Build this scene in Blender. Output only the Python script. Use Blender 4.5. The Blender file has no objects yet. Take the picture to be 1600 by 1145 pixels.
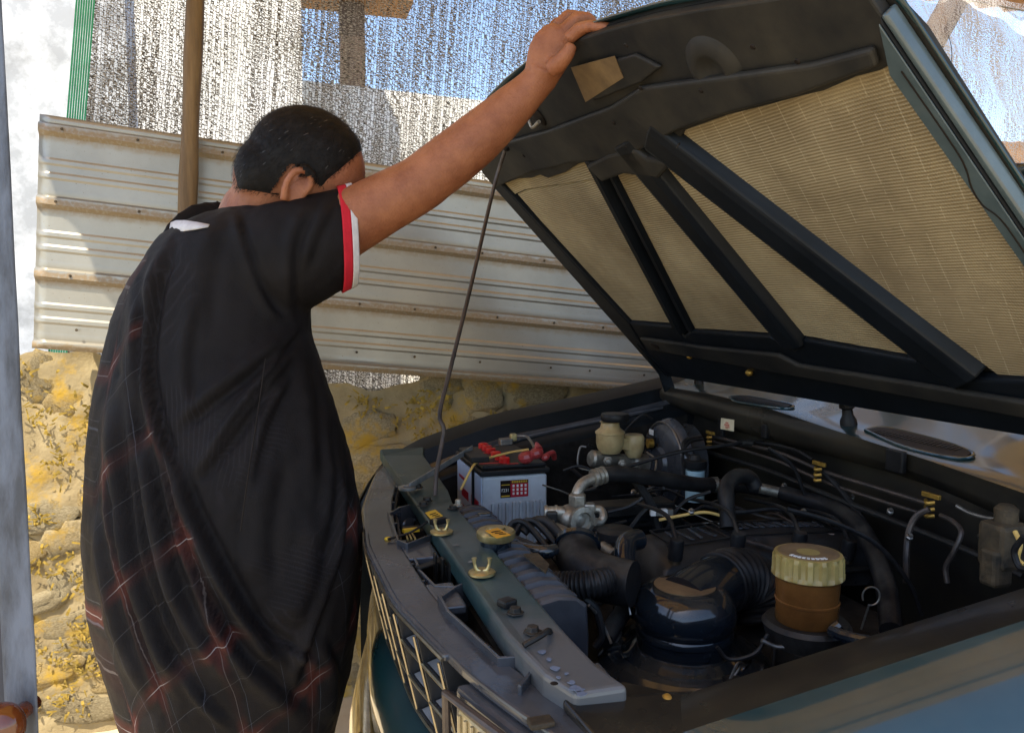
import bpy, bmesh, math, random
import numpy as np
from mathutils import Vector, Matrix, noise
random.seed(7); np.random.seed(7)
RAD = math.radians
scn = bpy.context.scene
COL = scn.collection

# ------------------------------------------------------------------ camera
FPX = 1200.0; YAW = RAD(16.3); PIT = RAD(4.05); CZ = 1.31
cam_d = bpy.data.cameras.new('camera'); cam = bpy.data.objects.new('camera', cam_d); COL.objects.link(cam)
cam.location = (0, 0, CZ); cam.rotation_euler = (RAD(90)-PIT, 0, -YAW)
cam_d.sensor_fit = 'HORIZONTAL'; cam_d.sensor_width = 36.0; cam_d.lens = 36.0*FPX/1600.0
cam_d.clip_start = 0.02; cam_d.clip_end = 500
scn.camera = cam

# ------------------------------------------------------------------ sky, sun, exposure
SUN_EL = RAD(60); SUN_DIR = Vector((-0.75, -0.66, 0)).normalized()
w = bpy.data.worlds.new('World'); scn.world = w; w.use_nodes = True
nt = w.node_tree; bg = nt.nodes['Background']
sky = nt.nodes.new('ShaderNodeTexSky'); sky.sky_type = 'NISHITA'; sky.sun_disc = False
sky.sun_elevation = SUN_EL; sky.sun_rotation = math.atan2(SUN_DIR.x, SUN_DIR.y)
nt.links.new(sky.outputs[0], bg.inputs[0]); bg.inputs[1].default_value = 0.14
sl = bpy.data.lights.new('sun', 'SUN'); sl.energy = 4.5; sl.angle = RAD(0.5); sl.color = (1, .90, .72)
so = bpy.data.objects.new('sun', sl); COL.objects.link(so); so.location = (-6, -6, 9)
sv = Vector((SUN_DIR.x*math.cos(SUN_EL), SUN_DIR.y*math.cos(SUN_EL), math.sin(SUN_EL)))
so.rotation_euler = sv.to_track_quat('Z', 'Y').to_euler()
vs = scn.view_settings; vs.view_transform = 'Standard'; vs.look = 'None'; vs.gamma = 1; vs.use_curve_mapping = False
vs.exposure = 1.42
scn.render.engine = 'CYCLES'; cy = scn.cycles
cy.use_denoising = True; cy.max_bounces = 8; cy.diffuse_bounces = 4; cy.glossy_bounces = 4; cy.transparent_max_bounces = 10
cy.sample_clamp_indirect = 6; cy.caustics_reflective = False; cy.caustics_refractive = False

# ------------------------------------------------------------------ survey helper: a sighted direction and a distance give a world point
C0 = Vector((0, 0, CZ))
Fh = Vector((math.sin(YAW), math.cos(YAW), 0)); RT = Vector((math.cos(YAW), -math.sin(YAW), 0)); UPZ = Vector((0, 0, 1))
FW = Fh*math.cos(PIT) - UPZ*math.sin(PIT); UP = RT.cross(FW)
def ray(px, py): return FW + RT*((px-800)/FPX) + UP*((572.5-py)/FPX)
def at(px, py, d): return C0 + ray(px, py)*d
def onp(px, py, p0, n):
    r = ray(px, py); return C0 + r*((Vector(p0)-C0).dot(n)/r.dot(n))
def onX(px, py, X): return onp(px, py, (X, 0, 0), Vector((1, 0, 0)))
def onY(px, py, Y): return onp(px, py, (0, Y, 0), Vector((0, 1, 0)))
def onZ(px, py, z): return onp(px, py, (0, 0, z), Vector((0, 0, 1)))
def V(*a): return Vector(a)
def interp(x, pts):
    if x <= pts[0][0]: return pts[0][1]
    for (a, b), (c, d) in zip(pts, pts[1:]):
        if x <= c: return b + (d-b)*(x-a)/(c-a)
    return pts[-1][1]
def smoothstep(a, b, x):
    t = max(0, min(1, (x-a)/(b-a))); return t*t*(3-2*t)
def catmull(pts, k=6):
    pts = [Vector(p) for p in pts]
    if len(pts) < 3 or k <= 1: return pts
    P = [pts[0]*2-pts[1]] + pts + [pts[-1]*2-pts[-2]]; out = []
    for i in range(1, len(P)-2):
        a, b, c, d = P[i-1:i+3]
        for j in range(k):
            t = j/k
            out.append(.5*((2*b)+(c-a)*t+(2*a-5*b+4*c-d)*t*t+(3*b-a-3*c+d)*t**3))
    out.append(pts[-1]); return out

# ------------------------------------------------------------------ materials
def mat(name, col, col2=None, scale=30, rough=.5, metal=0, bump=0, bscale=80, coat=0, dust=0, dustcol=(.25, .22, .16),
        spec=.5, rvar=0, trans=0, stretch=None, subsurf=0, ior=1.45, detail=6, contrast=(.35, .65)):
    m = bpy.data.materials.new(name); m.use_nodes = True
    N = m.node_tree.nodes; L = m.node_tree.links; b = N['Principled BSDF']
    tc = N.new('ShaderNodeTexCoord'); vec = tc.outputs['Object']
    if stretch:
        mp = N.new('ShaderNodeMapping'); mp.inputs['Scale'].default_value = stretch; L.new(vec, mp.inputs[0]); vec = mp.outputs[0]
    def nz(s, d=detail):
        n = N.new('ShaderNodeTexNoise'); n.inputs['Scale'].default_value = s; n.inputs['Detail'].default_value = d
        n.inputs['Roughness'].default_value = .65; L.new(vec, n.inputs['Vector']); return n.outputs['Fac']
    n1 = nz(scale)
    rp = N.new('ShaderNodeValToRGB'); rp.color_ramp.elements[0].position = contrast[0]; rp.color_ramp.elements[1].position = contrast[1]
    c2 = col2 if col2 else tuple(x*.75 for x in col)
    rp.color_ramp.elements[0].color = (*c2, 1); rp.color_ramp.elements[1].color = (*col, 1)
    L.new(n1, rp.inputs[0]); out = rp.outputs[0]
    b.inputs['Roughness'].default_value = rough; b.inputs['Metallic'].default_value = metal
    b.inputs['Specular IOR Level'].default_value = spec; b.inputs['IOR'].default_value = ior
    if coat: b.inputs['Coat Weight'].default_value = coat; b.inputs['Coat Roughness'].default_value = .06
    if trans: b.inputs['Transmission Weight'].default_value = trans
    if subsurf:
        b.inputs['Subsurface Weight'].default_value = subsurf; b.inputs['Subsurface Radius'].default_value = (.01, .004, .002)
        b.inputs['Subsurface Scale'].default_value = 1.0
    if rvar or dust:
        n3 = nz(scale*.37)
    if rvar:
        mr = N.new('ShaderNodeMapRange'); mr.inputs['From Min'].default_value = .3; mr.inputs['From Max'].default_value = .7
        mr.inputs['To Min'].default_value = max(0, rough-rvar); mr.inputs['To Max'].default_value = min(1, rough+rvar)
        L.new(n3, mr.inputs['Value']); L.new(mr.outputs[0], b.inputs['Roughness'])
    if dust:    # settled dust: lies on what faces up
        ge = N.new('ShaderNodeNewGeometry'); sx = N.new('ShaderNodeSeparateXYZ'); L.new(ge.outputs['Normal'], sx.inputs[0])
        m1 = N.new('ShaderNodeMapRange'); m1.inputs['From Min'].default_value = .1; m1.inputs['From Max'].default_value = .95
        L.new(sx.outputs['Z'], m1.inputs['Value'])
        mc_ = N.new('ShaderNodeMapRange'); mc_.inputs['From Min'].default_value = .42; mc_.inputs['From Max'].default_value = .64; L.new(n3, mc_.inputs['Value'])
        m2 = N.new('ShaderNodeMath'); m2.operation = 'MULTIPLY'; L.new(m1.outputs[0], m2.inputs[0]); L.new(mc_.outputs[0], m2.inputs[1])
        m3 = N.new('ShaderNodeMath'); m3.operation = 'MULTIPLY'; L.new(m2.outputs[0], m3.inputs[0]); m3.inputs[1].default_value = dust*1.1; m3.use_clamp = True
        mx = N.new('ShaderNodeMixRGB'); L.new(m3.outputs[0], mx.inputs[0]); L.new(out, mx.inputs[1]); mx.inputs[2].default_value = (*dustcol, 1)
        out = mx.outputs[0]
    L.new(out, b.inputs['Base Color'])
    if bump:
        n2 = nz(bscale); bp = N.new('ShaderNodeBump'); bp.inputs['Strength'].default_value = bump; bp.inputs['Distance'].default_value = .004
        L.new(n2, bp.inputs['Height']); L.new(bp.outputs[0], b.inputs['Normal'])
    return m

M = {}
M['paint'] = mat('paint', (.004, .030, .037), (.003, .022, .028), 6, .30, .0, coat=.9, dust=.22, dustcol=(.10, .105, .095), rvar=.06)
M['paint_bay'] = mat('paint_bay', (.010, .013, .016), (.006, .008, .010), 9, .42, .0, dust=.15, dustcol=(.06, .055, .04), rvar=.1, bump=.05, spec=0.2)
M['support'] = mat('support', (.030, .066, .070), (.018, .044, .048), 14, .36, .2, dust=.30, dustcol=(.20, .21, .20), rvar=.12, bump=.08)
M['support_bare'] = mat('support_bare', (.30, .31, .31), (.12, .14, .145), 22, .42, .5, bump=.15, rvar=.1)
M['hood_in'] = mat('hood_in', (.042, .039, .033), (.013, .014, .016), 5, .48, .1, bump=.06, rvar=.12, spec=0.22)
M['hood_rib'] = mat('hood_rib', (.009, .012, .017), (.006, .008, .011), 9, .42, .1, bump=.05, rvar=.1, spec=0.22)
def add_wear(m, col, y0, y1, sc=26):      # paint rubbed down to grey primer towards one end
    N = m.node_tree.nodes; L = m.node_tree.links; b = N['Principled BSDF']; tc = N.new('ShaderNodeTexCoord'); sp = N.new('ShaderNodeSeparateXYZ'); L.new(tc.outputs['Object'], sp.inputs[0])
    nz = N.new('ShaderNodeTexNoise'); nz.inputs['Scale'].default_value = sc; nz.inputs['Detail'].default_value = 7; L.new(tc.outputs['Object'], nz.inputs['Vector'])
    a = N.new('ShaderNodeMath'); a.operation = 'MULTIPLY_ADD'; L.new(nz.outputs[0], a.inputs[0]); a.inputs[1].default_value = .22; L.new(sp.outputs['Y'], a.inputs[2])
    mr = N.new('ShaderNodeMapRange'); mr.inputs['From Min'].default_value = y1; mr.inputs['From Max'].default_value = y0; L.new(a.outputs[0], mr.inputs['Value'])
    mx = N.new('ShaderNodeMixRGB'); L.new(mr.outputs[0], mx.inputs[0]); L.new(b.inputs['Base Color'].links[0].from_socket, mx.inputs[1]); mx.inputs[2].default_value = (*col, 1); L.new(mx.outputs[0], b.inputs['Base Color'])
add_wear(M['support'], (.115, .12, .125), -.44, -.32)
M['black'] = mat('black', (.017, .017, .018), (.009, .009, .010), 30, .40, dust=.30, dustcol=(.10, .09, .07), bump=.15, spec=0.25)
M['hood_edge'] = mat('hood_edge', (.085, .115, .128), (.045, .066, .076), 9, .30, coat=.6, rvar=.08)  # pale blue mixes dust with sky reflection put into the green paint's colour
M['black_gloss'] = mat('black_gloss', (.008, .012, .018), (.005, .008, .012), 20, .13, dust=.22, dustcol=(.15, .13, .09), coat=.3, rvar=.05)
M['rubber'] = mat('rubber', (.015, .015, .016), (.007, .007, .008), 40, .42, dust=.30, dustcol=(.13, .12, .10), bump=.12, spec=0.22)
M['plastic_grey'] = mat('plastic_grey', (.062, .067, .078), (.034, .037, .044), 10, .22, dust=.18, dustcol=(.18, .18, .18), coat=.3, bump=.06, rvar=.1)
M['bay_dust'] = mat('bay_dust', (.034, .029, .020), (.012, .011, .010), 5, .30, coat=.15, bump=.05, rvar=.1, spec=.3)
M['cover_black'] = mat('cover_black', (.032, .032, .034), (.015, .015, .016), 14, .34, dust=.25, dustcol=(.10, .09, .07), bump=.15, rvar=.1, spec=0.35)
M['tank'] = mat('tank', (.040, .043, .052), (.022, .024, .030), 16, .36, dust=.35, dustcol=(.15, .15, .15), bump=.06, rvar=.08, spec=0.35)
M['alu'] = mat('alu', (.42, .40, .34), (.20, .18, .15), 40, .45, .75, dust=.2, dustcol=(.22, .19, .13), bump=.3, bscale=120)
M['steel'] = mat('steel', (.30, .29, .26), (.15, .14, .13), 50, .38, .8, bump=.1)
M['dark_metal'] = mat('dark_metal', (.035, .034, .033), (.016, .016, .016), 35, .45, .4, dust=.35, dustcol=(.09, .08, .06), bump=.3, spec=0.25)
M['grime'] = mat('grime', (.028, .025, .022), (.012, .011, .010), 30, .75, dust=.35, dustcol=(.08, .07, .055), bump=.5, bscale=60, spec=0.12)
M['rod'] = mat('rod', (.11, .085, .07), (.05, .045, .045), 25, .42, .5, bump=.1)
M['zinc'] = mat('zinc', (.60, .50, .26), (.38, .30, .13), 60, .35, .8, bump=.1)
M['brass'] = mat('brass', (.50, .30, .06), (.25, .15, .03), 60, .42, .6, bump=.15)
M['bat_white'] = mat('bat_white', (.52, .56, .60), (.40, .43, .46), 12, .35, dust=.2, bump=.04, subsurf=.05)
M['bat_side'] = mat('bat_side', (.62, .70, .84), (.50, .58, .72), 12, .35, dust=.1)
M['bat_rib'] = mat('bat_rib', (.42, .48, .52), (.30, .34, .37), 12, .35)
M['red'] = mat('red', (.62, .014, .014), (.45, .01, .01), 30, .32)
M['red_dim'] = mat('red_dim', (.36, .045, .045), (.24, .03, .03), 30, .35)
M['label_red'] = mat('label_red', (.42, .012, .03), (.36, .01, .02), 30, .4)
M['label_black'] = mat('label_black', (.02, .016, .014), None, 30, .4, spec=0.1)
M['label_gold'] = mat('label_gold', (.55, .34, .03), (.45, .27, .02), 30, .4)
M['label_white'] = mat('label_white', (.75, .75, .72), None, 30, .5)
M['yellow'] = mat('yellow', (.78, .52, .03), (.62, .40, .02), 25, .4)
M['orange_label'] = mat('orange_label', (.75, .36, .015), (.6, .28, .01), 25, .4)
M['paper'] = mat('paper', (.72, .62, .42), (.62, .52, .33), 40, .6)
M['paper_ink'] = mat('paper_ink', (.62, .20, .13), None, 40, .6)
M['flake'] = mat('flake', (.15, .19, .27), (.10, .13, .19), 40, .5)
M['wire'] = mat('wire', (.62, .42, .12), (.5, .33, .1), 30, .5)
M['res_tan'] = mat('res_tan', (.52, .40, .20), (.36, .25, .11), 30, .38, subsurf=.1, dust=.1)
M['cap_yel'] = mat('cap_yel', (.33, .25, .085), (.22, .16, .05), 25, .35, subsurf=.1)
M['cap_face'] = mat('cap_face', (.20, .135, .070), (.12, .08, .045), 25, .4, spec=0.25)
M['res_amber'] = mat('res_amber', (.17, .070, .018), (.09, .036, .010), 12, .25, subsurf=.1, spec=0.35)
M['filter_blue'] = mat('filter_blue', (.42, .60, .64), (.33, .48, .52), 20, .4)
M['glass_lens'] = mat('glass_lens', (.40, .31, .16), (.26, .20, .10), 40, .12, coat=.5)
M['scoop'] = mat('scoop', (.24, .24, .245), (.16, .16, .165), 18, .35)
M['grille'] = mat('grille', (.030, .031, .034), (.016, .017, .019), 18, .26, dust=.15, dustcol=(.12, .11, .09), rvar=.08)
M['edge_glint'] = mat('edge_glint', (.46, .40, .28), (.30, .26, .18), 30, .28, .9)  # pale metal strips standing in for thin golden highlights along the grille edges
M['chrome'] = mat('chrome', (.75, .72, .64), (.5, .48, .42), 30, .14, 1.0)
M['dirt_box'] = mat('dirt_box', (.085, .060, .032), (.024, .019, .012), 40, .7, .2, bump=.5)
M['wood'] = mat('wood', (.20, .125, .052), (.07, .042, .018), 22, .62, bump=.6, bscale=30, stretch=(1, 1, .10))
M['wood_dark'] = mat('wood_dark', (.09, .055, .035), (.05, .03, .02), 14, .7, bump=.5, stretch=(1, 1, .1))
M['frame'] = mat('frame', (.125, .145, .185), (.05, .055, .066), 45, .55, bump=.5, bscale=70, stretch=(1, 1, .25), contrast=(.38, .60), detail=8)
M['frame_dark'] = mat('frame_dark', (.06, .06, .07), None, 9, .7)
M['knob'] = mat('knob', (.13, .035, .008), (.12, .03, .007), 14, .10, coat=.8)
M['concrete'] = mat('concrete', (.46, .39, .28), (.33, .28, .19), 3, .9, bump=.4, bscale=40)
M['plaster'] = mat('plaster', (.52, .57, .66), (.34, .375, .44), 9, .9, bump=.25, bscale=20, contrast=(.40, .56), detail=12)
M['plaster_white'] = mat('plaster_white', (.80, .78, .74), (.62, .60, .54), 2.2, .9, bump=.2, bscale=20)
M['roof_tile'] = mat('roof_tile', (.34, .17, .06), (.20, .10, .04), 8, .8, bump=.3)
M['skin'] = mat('skin', (.33, .128, .060), (.215, .072, .032), 22, .48, bump=.45, bscale=260, rvar=.08, subsurf=.12)
M['hair'] = mat('hair', (.011, .010, .010), (.006, .0055, .0055), 60, .60, bump=.3, bscale=200, spec=.2)
M['hair_grey'] = mat('hair_grey', (.10, .10, .10), None, 60, .45)
M['white_cloth'] = mat('white_cloth', (.58, .58, .61), (.46, .46, .49), 60, .85, bump=.2, bscale=300)
M['red_cloth'] = mat('red_cloth', (.52, .008, .028), (.42, .006, .02), 60, .8, bump=.2, bscale=300)
M['glass_dark'] = mat('glass_dark', (.010, .014, .016), None, 10, .05, coat=.5)
M['tyre'] = mat('tyre', (.02, .02, .02), None, 40, .8, bump=.3)
M['green_tape'] = mat('green_tape', (.05, .42, .24), (.03, .30, .17), 30, .5)

# ------------------------------------------------------------------ mesh helpers
class MB:
    def __init__(s): s.v = []; s.f = []
    def add(s, vs, fs):
        o = len(s.v); s.v += [Vector(p) for p in vs]; s.f += [tuple(i+o for i in q) for q in fs]; return s
    def box(s, c, ax, ay, az):      # centre and three half-axis vectors
        c = Vector(c); ax, ay, az = Vector(ax), Vector(ay), Vector(az)
        vs = [c+i*ax+j*ay+k*az for k in (-1, 1) for j in (-1, 1) for i in (-1, 1)]
        return s.add(vs, [(0, 2, 3, 1), (4, 5, 7, 6), (0, 1, 5, 4), (2, 6, 7, 3), (0, 4, 6, 2), (1, 3, 7, 5)])
    def abox(s, a, b):              # axis aligned from corner to corner
        a, b = Vector(a), Vector(b); c = (a+b)/2; h = (b-a)/2
        return s.box(c, (h.x, 0, 0), (0, h.y, 0), (0, 0, h.z))
    def prism(s, poly, vec):
        n = len(poly); vec = Vector(vec); vs = [Vector(p) for p in poly]+[Vector(p)+vec for p in poly]
        fs = [tuple(range(n))[::-1], tuple(range(n, 2*n))]+[(i, (i+1) % n, (i+1) % n+n, i+n) for i in range(n)]
        return s.add(vs, fs)
    def tube(s, path, r, n=10, k=5, caps=True, flat=1.0):
        path = [Vector(p) for p in path]; m = len(path)
        rs = [r]*m if not isinstance(r, (list, tuple)) else list(r)
        P = catmull(path, k) if m > 2 else path
        if m > 2 and k > 1:
            RS = [interp(i/k, [(j, rs[j]) for j in range(m)]) for i in range(len(P))]
        else: RS = rs
        vs = []; nrm = None
        for i, p in enumerate(P):
            t = (P[min(i+1, len(P)-1)]-P[max(i-1, 0)]).normalized()
            if nrm is None:
                nrm = t.orthogonal().normalized()
            else:
                nrm = (nrm - t*nrm.dot(t)); nrm = nrm.normalized() if nrm.length > 1e-6 else t.orthogonal().normalized()
            b = t.cross(nrm)
            for a in range(n):
                th = 2*math.pi*a/n; vs.append(p+RS[i]*(math.cos(th)*nrm+math.sin(th)*b*flat))
        L = len(P)
        fs = [(i*n+a, i*n+(a+1) % n, (i+1)*n+(a+1) % n, (i+1)*n+a) for i in range(L-1) for a in range(n)]
        if caps: fs += [tuple(range(n))[::-1], tuple((L-1)*n+a for a in range(n))]
        return s.add(vs, fs)
    def lathe(s, prof, o, axis=(0, 0, 1), n=28, ell=(1, 1), mod=None):
        o = Vector(o); ax = Vector(axis).normalized()
        e1 = (Vector((1, 0, 0))-ax*ax.x); e1 = e1.normalized() if e1.length > .1 else (Vector((0, 1, 0))-ax*ax.y).normalized()
        e2 = ax.cross(e1); vs = []
        for r, h in prof:
            for a in range(n):
                th = 2*math.pi*a/n; rr = r*(mod(th, h) if mod else 1)
                vs.append(o+ax*h+e1*rr*math.cos(th)*ell[0]+e2*rr*math.sin(th)*ell[1])
        L = len(prof)
        fs = [(i*n+a, i*n+(a+1) % n, (i+1)*n+(a+1) % n, (i+1)*n+a) for i in range(L-1) for a in range(n)]
        if prof[0][0] > 1e-4: fs.append(tuple(range(n))[::-1])
        if prof[-1][0] > 1e-4: fs.append(tuple((L-1)*n+a for a in range(n)))
        return s.add(vs, fs)
    def ell(s, c, ax, ay, az, nu=20, nv=12):
        c = Vector(c); ax, ay, az = Vector(ax), Vector(ay), Vector(az)
        vs = [c-az]; 
        for j in range(1, nv):
            ph = -math.pi/2+math.pi*j/nv
            for i in range(nu):
                th = 2*math.pi*i/nu; vs.append(c+ax*math.cos(ph)*math.cos(th)+ay*math.cos(ph)*math.sin(th)+az*math.sin(ph))
        vs.append(c+az); T = len(vs)-1
        fs = [(0, 1+(i+1) % nu, 1+i) for i in range(nu)]
        for j in range(nv-2):
            fs += [(1+j*nu+i, 1+j*nu+(i+1) % nu, 1+(j+1)*nu+(i+1) % nu, 1+(j+1)*nu+i) for i in range(nu)]
        fs += [(1+(nv-2)*nu+i, 1+(nv-2)*nu+(i+1) % nu, T) for i in range(nu)]
        return s.add(vs, fs)
    def grid(s, fn, nu, nv, closed=False):
        vs = [fn(i/nu if closed else i/(nu-1), j/(nv-1)) for j in range(nv) for i in range(nu)]
        fs = [(j*nu+i, j*nu+(i+1) % nu, (j+1)*nu+(i+1) % nu, (j+1)*nu+i) for j in range(nv-1) for i in range(nu if closed else nu-1)]
        return s.add(vs, fs)
    def loft(s, rings, caps=True):
        n = len(rings[0]); vs = [p for r in rings for p in r]; L = len(rings)
        fs = [(i*n+a, i*n+(a+1) % n, (i+1)*n+(a+1) % n, (i+1)*n+a) for i in range(L-1) for a in range(n)]
        if caps: fs += [tuple(range(n))[::-1], tuple((L-1)*n+a for a in range(n))]
        return s.add(vs, fs)
    def build(s, name, m, parent=None, smooth=35, bevel=0, solid=0, seg=2, sub=0):
        parent = level(parent); base = basepos(parent); me = bpy.data.meshes.new(name)
        me.from_pydata([tuple(p-base) for p in s.v], [], s.f); me.update()
        bm = bmesh.new(); bm.from_mesh(me); bmesh.ops.recalc_face_normals(bm, faces=bm.faces); bm.to_mesh(me); bm.free()
        o = bpy.data.objects.new(name, me); COL.objects.link(o)
        if parent: o.parent = parent
        me.materials.append(M[m] if isinstance(m, str) else m)
        if smooth:
            me.shade_smooth()
            if smooth < 180: me.set_sharp_from_angle(angle=RAD(smooth))
        if solid: md = o.modifiers.new('thick', 'SOLIDIFY'); md.thickness = solid; md.offset = 0
        if bevel:
            md = o.modifiers.new('bevel', 'BEVEL'); md.width = bevel; md.segments = seg; md.limit_method = 'ANGLE'; md.angle_limit = RAD(40)
            md.harden_normals = False
        if sub: md = o.modifiers.new('sub', 'SUBSURF'); md.levels = sub; md.render_levels = sub
        return o
def level(o):        # thing > part > sub-part and no deeper
    d = 0; q = o
    while q and q.parent: d += 1; q = q.parent
    return o.parent if d >= 2 else o
def basepos(o):
    p = Vector((0, 0, 0))
    while o: p = p + o.location; o = o.parent
    return p
def thing(name, label, cat, loc, group=None):
    o = bpy.data.objects.new(name, None); COL.objects.link(o); o.location = loc; o.empty_display_size = .1
    return tag(o, label, cat, group)
def tag(o, label=None, cat=None, group=None, kind=None):
    if label: o['label'] = label
    if cat: o['category'] = cat
    if group: o['group'] = group
    if kind: o['kind'] = kind
    return o
def remeshed(mb, voxel, smooth_it=4, fac=.5):
    me = bpy.data.meshes.new('tmp'); me.from_pydata([tuple(p) for p in mb.v], [], mb.f); me.update()
    bm = bmesh.new(); bm.from_mesh(me); bmesh.ops.recalc_face_normals(bm, faces=bm.faces); bm.to_mesh(me); bm.free()
    o = bpy.data.objects.new('tmp', me); COL.objects.link(o)
    md = o.modifiers.new('r', 'REMESH'); md.mode = 'VOXEL'; md.voxel_size = voxel
    if smooth_it: ms = o.modifiers.new('s', 'SMOOTH'); ms.factor = fac; ms.iterations = smooth_it
    bpy.context.view_layer.update(); dg = bpy.context.evaluated_depsgraph_get()
    r = bpy.data.meshes.new_from_object(o.evaluated_get(dg))
    bpy.data.objects.remove(o); return r
def mesh_obj(name, me, m, parent, smooth=True):
    parent = level(parent); b = basepos(parent); me.transform(Matrix.Translation(-b)); me.materials.clear(); me.materials.append(M[m] if isinstance(m, str) else m)
    o = bpy.data.objects.new(name, me); COL.objects.link(o); o.parent = parent
    if smooth: me.shade_smooth()
    return o
def fbm(p, o=4): return noise.fractal(p, 1.0, 2.0, o)
# ================================================================== SETTING
g = MB().add([(-60, -60, 0), (60, -60, 0), (60, 60, 0), (-60, 60, 0)], [(0, 1, 2, 3)]).build('ground', 'concrete', smooth=0)
tag(g, kind='structure')

# ---- rough stone wall below the metal sheet
WY = 2.60
wall = thing('stone_wall', 'low rough stone wall with yellow moss under the metal sheet', 'wall', (.6, WY+.15, 0))
def wall_top(x): return interp(x, [(-3, 1.19), (-.7, 1.185), (-.3, 1.17), (.05, 1.075), (.35, 1.06), (.62, 1.115), (1.3, 1.05), (5.2, .9)]) + .012*math.sin(x*17)+.008*math.sin(x*41)
M['mortar'] = mat('mortar', (.40, .325, .19), (.20, .155, .085), 5, .92, bump=.9, bscale=34, detail=10, contrast=(.3, .7))
NX, NZ = 230, 60
def wsurf(u, v):
    x = -3+8.2*u; z = wall_top(x)*v
    d = .012+.008*fbm(V(x*5, z*5, 3))+.007*fbm(V(x*15, z*15, 9))+.005*fbm(V(x*40, z*40, 4))
    return V(x, WY-d, z)
mb = MB().grid(wsurf, NX, NZ)
mb.add([V(-3, WY+.02, 0), V(5.2, WY+.02, 0), V(5.2, WY+.02, .88), V(-3, WY+.02, 1.12), V(-3, WY+.32, 0), V(5.2, WY+.32, 0), V(5.2, WY+.32, .88), V(-3, WY+.32, 1.12)],
       [(4, 5, 6, 7), (3, 2, 6, 7), (0, 3, 7, 4), (1, 2, 6, 5)])
mb.build('mortar_face', 'mortar', wall, smooth=60)
def moss_stain(m):
    N = m.node_tree.nodes; L = m.node_tree.links; b = N['Principled BSDF']; ge = N.new('ShaderNodeNewGeometry'); nz = N.new('ShaderNodeTexNoise'); nz.inputs['Scale'].default_value = 6.5; nz.inputs['Detail'].default_value = 9; nz.inputs['Roughness'].default_value = .7
    L.new(ge.outputs['Position'], nz.inputs['Vector']); rp = N.new('ShaderNodeValToRGB'); rp.color_ramp.elements[0].position = .52; rp.color_ramp.elements[1].position = .64; L.new(nz.outputs[0], rp.inputs[0])
    mx = N.new('ShaderNodeMixRGB'); L.new(rp.outputs[0], mx.inputs[0]); L.new(b.inputs['Base Color'].links[0].from_socket, mx.inputs[1]); mx.inputs[2].default_value = (.42, .27, .045, 1); L.new(mx.outputs[0], b.inputs['Base Color']); b.inputs['Specular IOR Level'].default_value = .1
moss_stain(M['mortar'])
cols = [((.38, .31, .185), (.19, .15, .085)), ((.34, .29, .19), (.17, .14, .085)), ((.38, .295, .155), (.20, .145, .065)), ((.31, .26, .165), (.15, .12, .07))]
for i, (a, b) in enumerate(cols): M['stone%d' % i] = mat('stone%d' % i, a, b, 13, .9, bump=.9, bscale=46, detail=9); moss_stain(M['stone%d' % i])
smesh = []
for k in range(10):
    bm = bmesh.new(); bmesh.ops.create_icosphere(bm, subdivisions=3, radius=1)
    for v in bm.verts:
        q = v.co.copy(); q = V(*(math.copysign(abs(t)**.72, t) for t in q))
        v.co = q*(1+.38*fbm(q*1.2+V(k*7, 0, 0))+.16*fbm(q*3.4+V(0, k*5, 0)))
    me = bpy.data.meshes.new('stone'); bm.to_mesh(me); bm.free(); me.shade_smooth(); me.materials.append(M['stone%d' % (k % 4)]); smesh.append(me)
ns = 0; z = .06; row = 0
while z < 1.13:
    h = random.uniform(.06, .13); x = -1.5+random.random()*.1
    while x < 2.0:
        wd = random.uniform(.07, .24)
        if z+h*.7 < wall_top(x+wd/2)-.01 and random.random() < .8:
            o = bpy.data.objects.new('stone', random.choice(smesh)); COL.objects.link(o); o.parent = wall
            o.location = V(x+wd/2, WY-.002+random.uniform(-.004, .006), z+h/2+random.uniform(-.03, .03))-wall.location
            o.scale = (wd*.54, random.uniform(.016, .024), h*random.uniform(.45, .68)); o.rotation_euler = (random.uniform(-.12, .12), random.uniform(-.5, .5), random.uniform(-.06, .06)); ns += 1
        x += wd
    z += h*.98; row += 1
# dry moss and lichen curls clinging to the face
M['moss'] = mat('moss', (.34, .235, .050), (.18, .13, .035), 26, 1.0, spec=.05)
mb = MB(); cl = [(random.uniform(-1.0, -.25), random.uniform(.05, 1.15), random.uniform(.05, .16)) for _ in range(34)]
cl += [(random.uniform(.0, .8), random.uniform(.3, 1.02), random.uniform(.03, .09)) for _ in range(18)]
for (cx, cz, rr) in cl:
    for _ in range(int(420*rr)):
        x = random.gauss(cx, rr*.42); zz = random.gauss(cz, rr*.32)
        if zz > wall_top(x)-.01 or zz < .02: continue
        p = V(x, WY-.024-.008*random.random(), zz); a = random.uniform(0, 6.28); ln = random.uniform(.010, .028); wd = random.uniform(.0018, .0042)
        t = V(math.cos(a), -.15*random.random(), math.sin(a)); sd = V(-math.sin(a), 0, math.cos(a))*wd
        q = p+t*ln*.5+V(0, -random.uniform(.001, .004), 0); e = p+t*ln
        mb.add([p-sd, p+sd, q+sd, q-sd, e+sd*.5, e-sd*.5], [(0, 1, 2, 3), (3, 2, 4, 5)])
tag(mb.build('moss_tufts', 'moss', wall, smooth=0), kind='stuff')

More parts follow.
